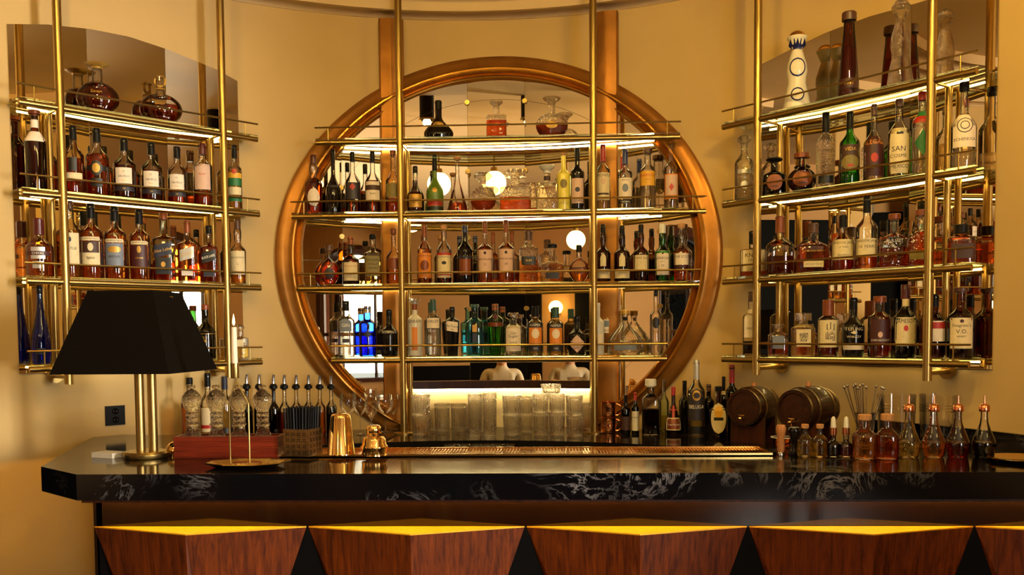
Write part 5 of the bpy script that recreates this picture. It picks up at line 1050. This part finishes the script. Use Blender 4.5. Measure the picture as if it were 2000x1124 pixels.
SB(1688, 897, 810, 46, 'apoth', 'orange_syrup', .50, crk('cork', .86, 1.15), 'corked flask of cloudy orange syrup', 3); SB(1732, 897, 809, 44, 'apoth', 'red_amber', .56, crk('cork', .84, 1.15), 'corked flask of amber syrup', 3)
TYPES['dash'] = [(0, 0), (.75, 0), (.82, .02), (1, .20), (.96, .26), (.55, .44), (.34, .56), (.28, .66), (.28, .80), (0, .80)]
for px, lq, lb in ((1774, 'pale_gold', 'bitters dasher with copper cap and pale liquid'), (1823, 'light_whisky', 'bitters dasher with copper cap and golden liquid'), (1870, 'red_bitters', 'bitters dasher with copper cap and red liquid'), (1921, 'black_liquor', 'bitters dasher with copper cap and black liquid')):
    loc = on(px, 894, ZBAR)+Vector((0, 0, EPS)); H = h_to(loc, 773); W = wpx(loc, 46)
    o = bottle(loc, 0, H, W, 'dash', 'clear_glass', lq, .25, None, [], lb, 'bitters dashers in a row')
    R = W*.21; MB().lathe([(0, H*.74), (R, H*.74), (R*1.03, H*.75), (R*1.03, H*.83), (R*.85, H*.85), (R*.25, H*.87), (R*.16, H), (0, H)], 20).build('copper_spout', 'copper', o, True, 40)
# mixing glasses, stirrers in a holder
for px, lb in ((1750, 'tall banded mixing glass behind the first dasher'), (1832, 'tall banded mixing glass behind the middle dashers')):
    loc = on(px, 864, ZBAR)+Vector((0, 0, EPS)); H = h_to(loc, 771); W = wpx(loc, 72)
    g = empty('mixing_glass', loc, 0, lb, 'mixing glass', 'mixing glasses on the bar'); MB().lathe([(0, 0), (W*.40, 0), (W*.44, .006), (W*.47, H*.3), (W*.49, H*.95), (W*.5, H), (W*.48, H), (W*.455, H*.3), (W*.42, .014), (0, .014)], 36).build('wall', 'stem_glass', g, True, 50)
    for z in (.66, .72, .78): MB().tube([(W*.486*math.cos(2*math.pi*k/32), W*.486*math.sin(2*math.pi*k/32), H*z) for k in range(32)], .0016, 6, closed=True).build('band', 'stem_glass', g, True)
loc = on(1690, 876, ZBAR)+Vector((0, 0, EPS)); H = h_to(loc, 806); W = wpx(loc, 38)
sg = empty('stirrer_glass', loc, 0, 'clear cone-shaped glass holding ball-ended stirrers', 'glass'); MB().lathe([(0, 0), (W*.30, 0), (W*.32, .004), (W*.5, H), (W*.47, H), (W*.29, .010), (0, .010)], 28).build('wall', 'stem_glass', sg, True, 50)
for i, (px, py) in enumerate(((1649, 757), (1655, 754), (1667, 755), (1671, 752), (1680, 754), (1685, 751), (1692, 757), (1711, 755), (1722, 757), (1726, 759), (1676, 759))):
    d = ray(px, py); t = (loc.y-CAM.y+(-.012 if i % 2 else .012))/d.y; top = CAM+d*t-loc; base = Vector((top.x*.10, .004*((i % 3)-1), .0125))
    s_ = empty('cocktail_stirrer', loc, 0, 'steel ball-ended stirrer, %s in the cone-shaped glass' % (ORD[sorted((1649, 1655, 1667, 1671, 1676, 1680, 1685, 1692, 1711, 1722, 1726)).index(px)]+' across'), 'stirrer', 'steel stirrers in the glass')
    MB().tube([base, top], .0022, 8).build('rod', 'steel', s_, True); MB().ball(tuple(top), .0058, 10, 6).build('ball_end', 'steel', s_, True)
# copper-handled tool, glass dish and gilt plate at the edge of view
a = on(1893, 866, ZBAR); tl_ = empty('bar_strainer', (a.x, a.y+.06, ZB), 0, 'copper-handled bar tool leaning between the last two dashers', 'bar tool')
d = ray(1934, 786); t = (a.y+.10-CAM.y)/d.y; e = CAM+d*t-Vector((a.x, a.y+.06, ZB)); s_ = e*.33
MB().tube([s_, s_.lerp(e, .5), s_.lerp(e, .88), e], [.008, .009, .011, .013], 14).tube([e+Vector((-.012, 0, -.002)), e+Vector((.024, 0, -.012))], .011, 14).build('handle', 'copper', tl_, True, 50)
MB().tube([s_, s_*.6+Vector((.012, 0, 0)), Vector((.014, 0, .006)), Vector((-.012, 0, .006)), s_*.6+Vector((-.012, 0, 0)), s_], .0028, 8).build('wire_loop', 'steel', tl_, True)
gp = on(1992, 902, ZBAR)+Vector((0, 0, EPS)); R = wpx(gp, 58); pt = empty('gilt_plate', gp, 0, 'shallow gilt plate cut off by the frame', 'plate'); MB().lathe([(0, 0), (R*.6, 0), (R, .012), (R*1.0, .015), (R*.6, .004), (0, .004)], 40).build('dish', 'bright_brass', pt, True, 50)
gd = on(2000, 884, ZBAR)+Vector((0, .05, EPS)); R = wpx(gd, 46); pt2 = empty('glass_dish', gd, 0, 'thick clear glass dish behind the gilt plate', 'dish'); MB().lathe([(0, 0), (R*.9, 0), (R, .01), (R*.96, .032), (R*.8, .032), (R*.7, .012), (0, .012)], 24).build('wall', 'crystal', pt2, True, 50)
pk = on(2006, 868, ZBAR)+Vector((0, .08, EPS)); pm_ = empty('black_dispenser', pk, 0, 'black knobbed dispenser at the very edge of the bar', 'dispenser'); H = h_to(pk, 776); MB().lathe([(0, 0), (.030, 0), (.032, H*.25), (.022, H*.36), (.024, H*.62), (.016, H*.66), (.020, H*.84), (.014, H*.97), (0, H)], 24).build('body', 'black_gloss', pm_, True)
# wall socket
sp_ = hit_wall(224, 812, RW); ph = phi_of(sp_); so = empty('wall_socket', sp_, -ph, 'square black wall socket plate beside the lamp', 'socket'); W = wpx(sp_, 37)/math.cos(.6)*.85
MB().box(-W/2, W/2, -.008, .003, -W/2, W/2).build('plate', 'black_plastic', so)
for z in (W*.22, -W*.22): 
    MB().tube([(0, -.0082, z), (0, -.0095, z)], W*.17, 20).build('outlet', 'black_gloss', so)
    for x in (-.007, .007): MB().tube([(x, -.0096, z), (x, -.0102, z)], .0028, 8).build('pin_hole', 'steel', so)
# small glasses drying on the shelf just behind the drip tray
sh_ = tag(MB().box(-.35, .30, 3.52, 3.64, ZBAR-.082, ZBAR-.075).build('drying_shelf', 'steel'), 'low steel shelf behind the drip tray', 'shelf')
for i, px in enumerate((880, 905, 928, 950, 972, 993)):
    q = hit_y(px, 875, 3.57); tumbler(Vector((q.x, 3.57, ZBAR-.0745)), .086, .052, 'small glass whose rim shows behind the drip tray, %s of six' % ORD[i], 12, 'crystal')

# ---------------------------------------------------------------- lamps of the room (seen in the mirrors)
for i, (x, y) in enumerate(((-1.3, 2.55), (0.0, 2.6), (1.3, 2.55), (-2.2, -2.6), (1.8, -2.6))):  # invented cans that house the added ceiling spots
    dl_ = empty('added_spot_can', (x, y, 3.15), 0, 'added brass-ringed ceiling spot %s' % ('over the lamp end of the bar', 'over the middle of the bar', 'over the barrel end of the bar', 'at the rear near the doors', 'at the rear near the windows')[i], 'added_spot', 'added ceiling spots')
    MB().tube([(.055*math.cos(2*math.pi*k/20), .055*math.sin(2*math.pi*k/20), 0) for k in range(20)], .008, 8, closed=True).build('ring', 'brass', dl_, True)
    MB().lathe([(.05, 0), (.055, 0), (.055, ZC+.202-3.15), (.05, ZC+.202-3.15)], 20).build('can', 'black_plastic', dl_, True)
def pendant(x, y, z, label, r=.10):
    g = empty('globe_pendant', (x, y, 0), 0, label, 'pendant lamp', 'globe lamps of the bar room')
    MB().tube([(0, 0, z+r), (0, 0, ZC+.205)], .008, 8).build('rod', 'brass', g, True); MB().ball((0, 0, z), r, 20, 12).build('globe', 'globe_light', g, True); MB().lathe([(0, z+r*.9), (.035, z+r*.9), (.03, z+r*1.3), (0, z+r*1.35)], 16).build('cap', 'brass', g, True)
for i, (x, y, z) in enumerate(((-.95, 1.6, 2.82), (-.35, 1.75, 2.82), (.25, 1.7, 2.82), (.85, 1.6, 2.82), (.3, -.2, 2.72), (2.6, .9, 2.55), (3.2, -1.6, 2.55), (-1.51, 0, 2.53))):
    pendant(x, y, z, 'white globe pendant lamp, %s of the room' % ORD[i])
wl_ = empty('wall_lamp', (-3.62, -4.6, 1.95), 0, 'glowing globe wall lamp on the rear wall', 'wall lamp'); MB().ball((0, .2, 0), .11, 18, 10).build('globe', 'globe_light', wl_, True); MB().tube([(0, 0, -.1), (0, .2, -.1)], .012, 8).build('arm', 'brass', wl_, True)

# ---------------------------------------------------------------- people reflected in the mirrors
pbr('skin', '#b07a58', .5, var=.06); pbr('dark_shirt', '#15151a', .8, var=.1); pbr('pale_shirt', '#b3a48c', .8, var=.08); pbr('trousers', '#1d1b1e', .8, var=.1); pbr('hair', '#1f1712', .6, var=.2)
def person(loc, rz, label, shirt, seated=False, glasses=False, folded=True):
    root = empty('person', loc, rz, label, 'person', None)
    hz = .62 if seated else .92
    J = {'pelvis': (0, 0, hz), 'waist': (0, 0, hz+.18), 'chest': (0, -.01, hz+.40), 'neck': (0, 0, hz+.56), 'jaw': (0, -.02, hz+.63), 'head': (0, -.015, hz+.71), 'crown': (0, 0, hz+.79)}
    R = {'pelvis': (.155, .11), 'waist': (.14, .10), 'chest': (.165, .115), 'neck': (.055, .055), 'jaw': (.062, .075), 'head': (.075, .092), 'crown': (.055, .065)}
    E = [('pelvis', 'waist'), ('waist', 'chest'), ('chest', 'neck'), ('neck', 'jaw'), ('jaw', 'head'), ('head', 'crown')]
    for s, sx in (('l', -1), ('r', 1)):
        J['sh'+s] = (sx*.185, 0, hz+.49); J['el'+s] = (sx*.24, -.06, hz+.22); J['wr'+s] = (sx*.03, -.24, hz+.27) if folded else (sx*.22, -.20, hz+.10); J['ha'+s] = (sx*-.05, -.25, hz+.28) if folded else (sx*.20, -.28, hz+.08)
        R['sh'+s] = (.062, .062); R['el'+s] = (.046, .046); R['wr'+s] = (.031, .031); R['ha'+s] = (.036, .022)
        E += [('chest', 'sh'+s), ('sh'+s, 'el'+s), ('el'+s, 'wr'+s), ('wr'+s, 'ha'+s)]
        J['hp'+s] = (sx*.09, 0, hz-.04); R['hp'+s] = (.09, .09)
        if seated: J['kn'+s] = (sx*.11, -.42, hz-.02); J['an'+s] = (sx*.11, -.40, hz-.46); J['to'+s] = (sx*.11, -.54, hz-.50)
        else: J['kn'+s] = (sx*.10, -.01, .49); J['an'+s] = (sx*.10, .02, .08); J['to'+s] = (sx*.11, -.13, .035)
        R['kn'+s] = (.062, .062); R['an'+s] = (.042, .042); R['to'+s] = (.038, .028)
        E += [('pelvis', 'hp'+s), ('hp'+s, 'kn'+s), ('kn'+s, 'an'+s), ('an'+s, 'to'+s)]
    ks = list(J); me = bpy.data.meshes.new('body'); me.from_pydata([J[k] for k in ks], [(ks.index(a), ks.index(b)) for a, b in E], [])
    ob = bpy.data.objects.new('body', me); COL.objects.link(ob)
    sk = ob.modifiers.new('skin', 'SKIN'); sk.use_smooth_shade = True; ss = ob.modifiers.new('sub', 'SUBSURF'); ss.levels = 2; ss.render_levels = 2
    for i, k in enumerate(ks): me.skin_vertices[0].data[i].radius = R[k]; me.skin_vertices[0].data[i].use_root = (k == 'pelvis')
    bpy.context.view_layer.update(); nm_ = bpy.data.meshes.new_from_object(ob.evaluated_get(bpy.context.evaluated_depsgraph_get()))
    bpy.data.objects.remove(ob)
    for m_ in ('skin', shirt, 'trousers', 'hair'): nm_.materials.append(MATS[m_])
    for f in nm_.polygons:
        c = f.center
        hand = min((Vector(J['ha'+s])-c).length for s in 'lr') < .085
        f.material_index = 2 if c.z < hz+.06 and abs(c.y) < 9 and not hand and c.z < hz+.05 else (0 if (c.z > hz+.565 or hand) else 1)
        if c.z > hz+.735 or (c.z > hz+.66 and c.y > .02): f.material_index = 3
    o = bpy.data.objects.new('body', nm_); COL.objects.link(o); o.parent = root
    h = MB(); zf = hz+.69
    h.tube([(0, -.10, zf+.01), (0, -.125, zf-.025), (0, -.10, zf-.03)], [.008, .013, .008], 8).build('nose', 'skin', root, True)
    for sx in (-1, 1): MB().ball((sx*.032, -.094, zf+.012), .011, 10, 6).build('eye', 'black_gloss', root, True); MB().ball((sx*.078, .0, zf), .022, 10, 6, 1.4).build('ear', 'skin', root, True)
    MB().tube([(-.025, -.094, zf-.055), (0, -.100, zf-.056), (.025, -.094, zf-.055)], .006, 6).build('mouth', 'maroon_label', root, True)
    if glasses:
        for sx in (-1, 1): MB().tube([(sx*.034+.024*math.cos(2*math.pi*k/16), -.112, zf+.012+.018*math.sin(2*math.pi*k/16)) for k in range(16)], .002, 6, closed=True).build('spectacle_rim', 'black_plastic', root)
        MB().tube([(-.058, -.11, zf+.014), (-.08, .0, zf+.016)], .002, 6).tube([(.058, -.11, zf+.014), (.08, .0, zf+.016)], .002, 6).tube([(-.01, -.113, zf+.014), (.01, -.113, zf+.014)], .002, 6).build('spectacle_arms', 'black_plastic', root)
    return root
person((2.05, -.55, 0), math.radians(200), 'person in black shirt and glasses standing, seen in the mirror', 'dark_shirt', glasses=True, folded=False)
person((-.55, -.75, 0), math.radians(172), 'person in pale shirt with folded arms behind the camera', 'pale_shirt', seated=True)
person((-1.85, -.65, 0), math.radians(160), 'person in pale shirt seated nearer the columns', 'pale_shirt', seated=True)
for x, y, lb in ((-.55, -.75, 'bar stool under the person behind the camera'), (-1.85, -.65, 'bar stool under the person nearer the columns')):
    s = empty('bar_stool', (x, y, 0), 0, lb, 'stool', 'bar stools'); MB().lathe([(0, .46), (.19, .46), (.19, .50), (0, .505)], 24).build('seat', 'black_cloth', s); MB().lathe([(0, 0), (.2, 0), (.2, .015), (.03, .03), (.03, .46), (0, .46)], 20).build('pedestal', 'brass', s, True, 40)
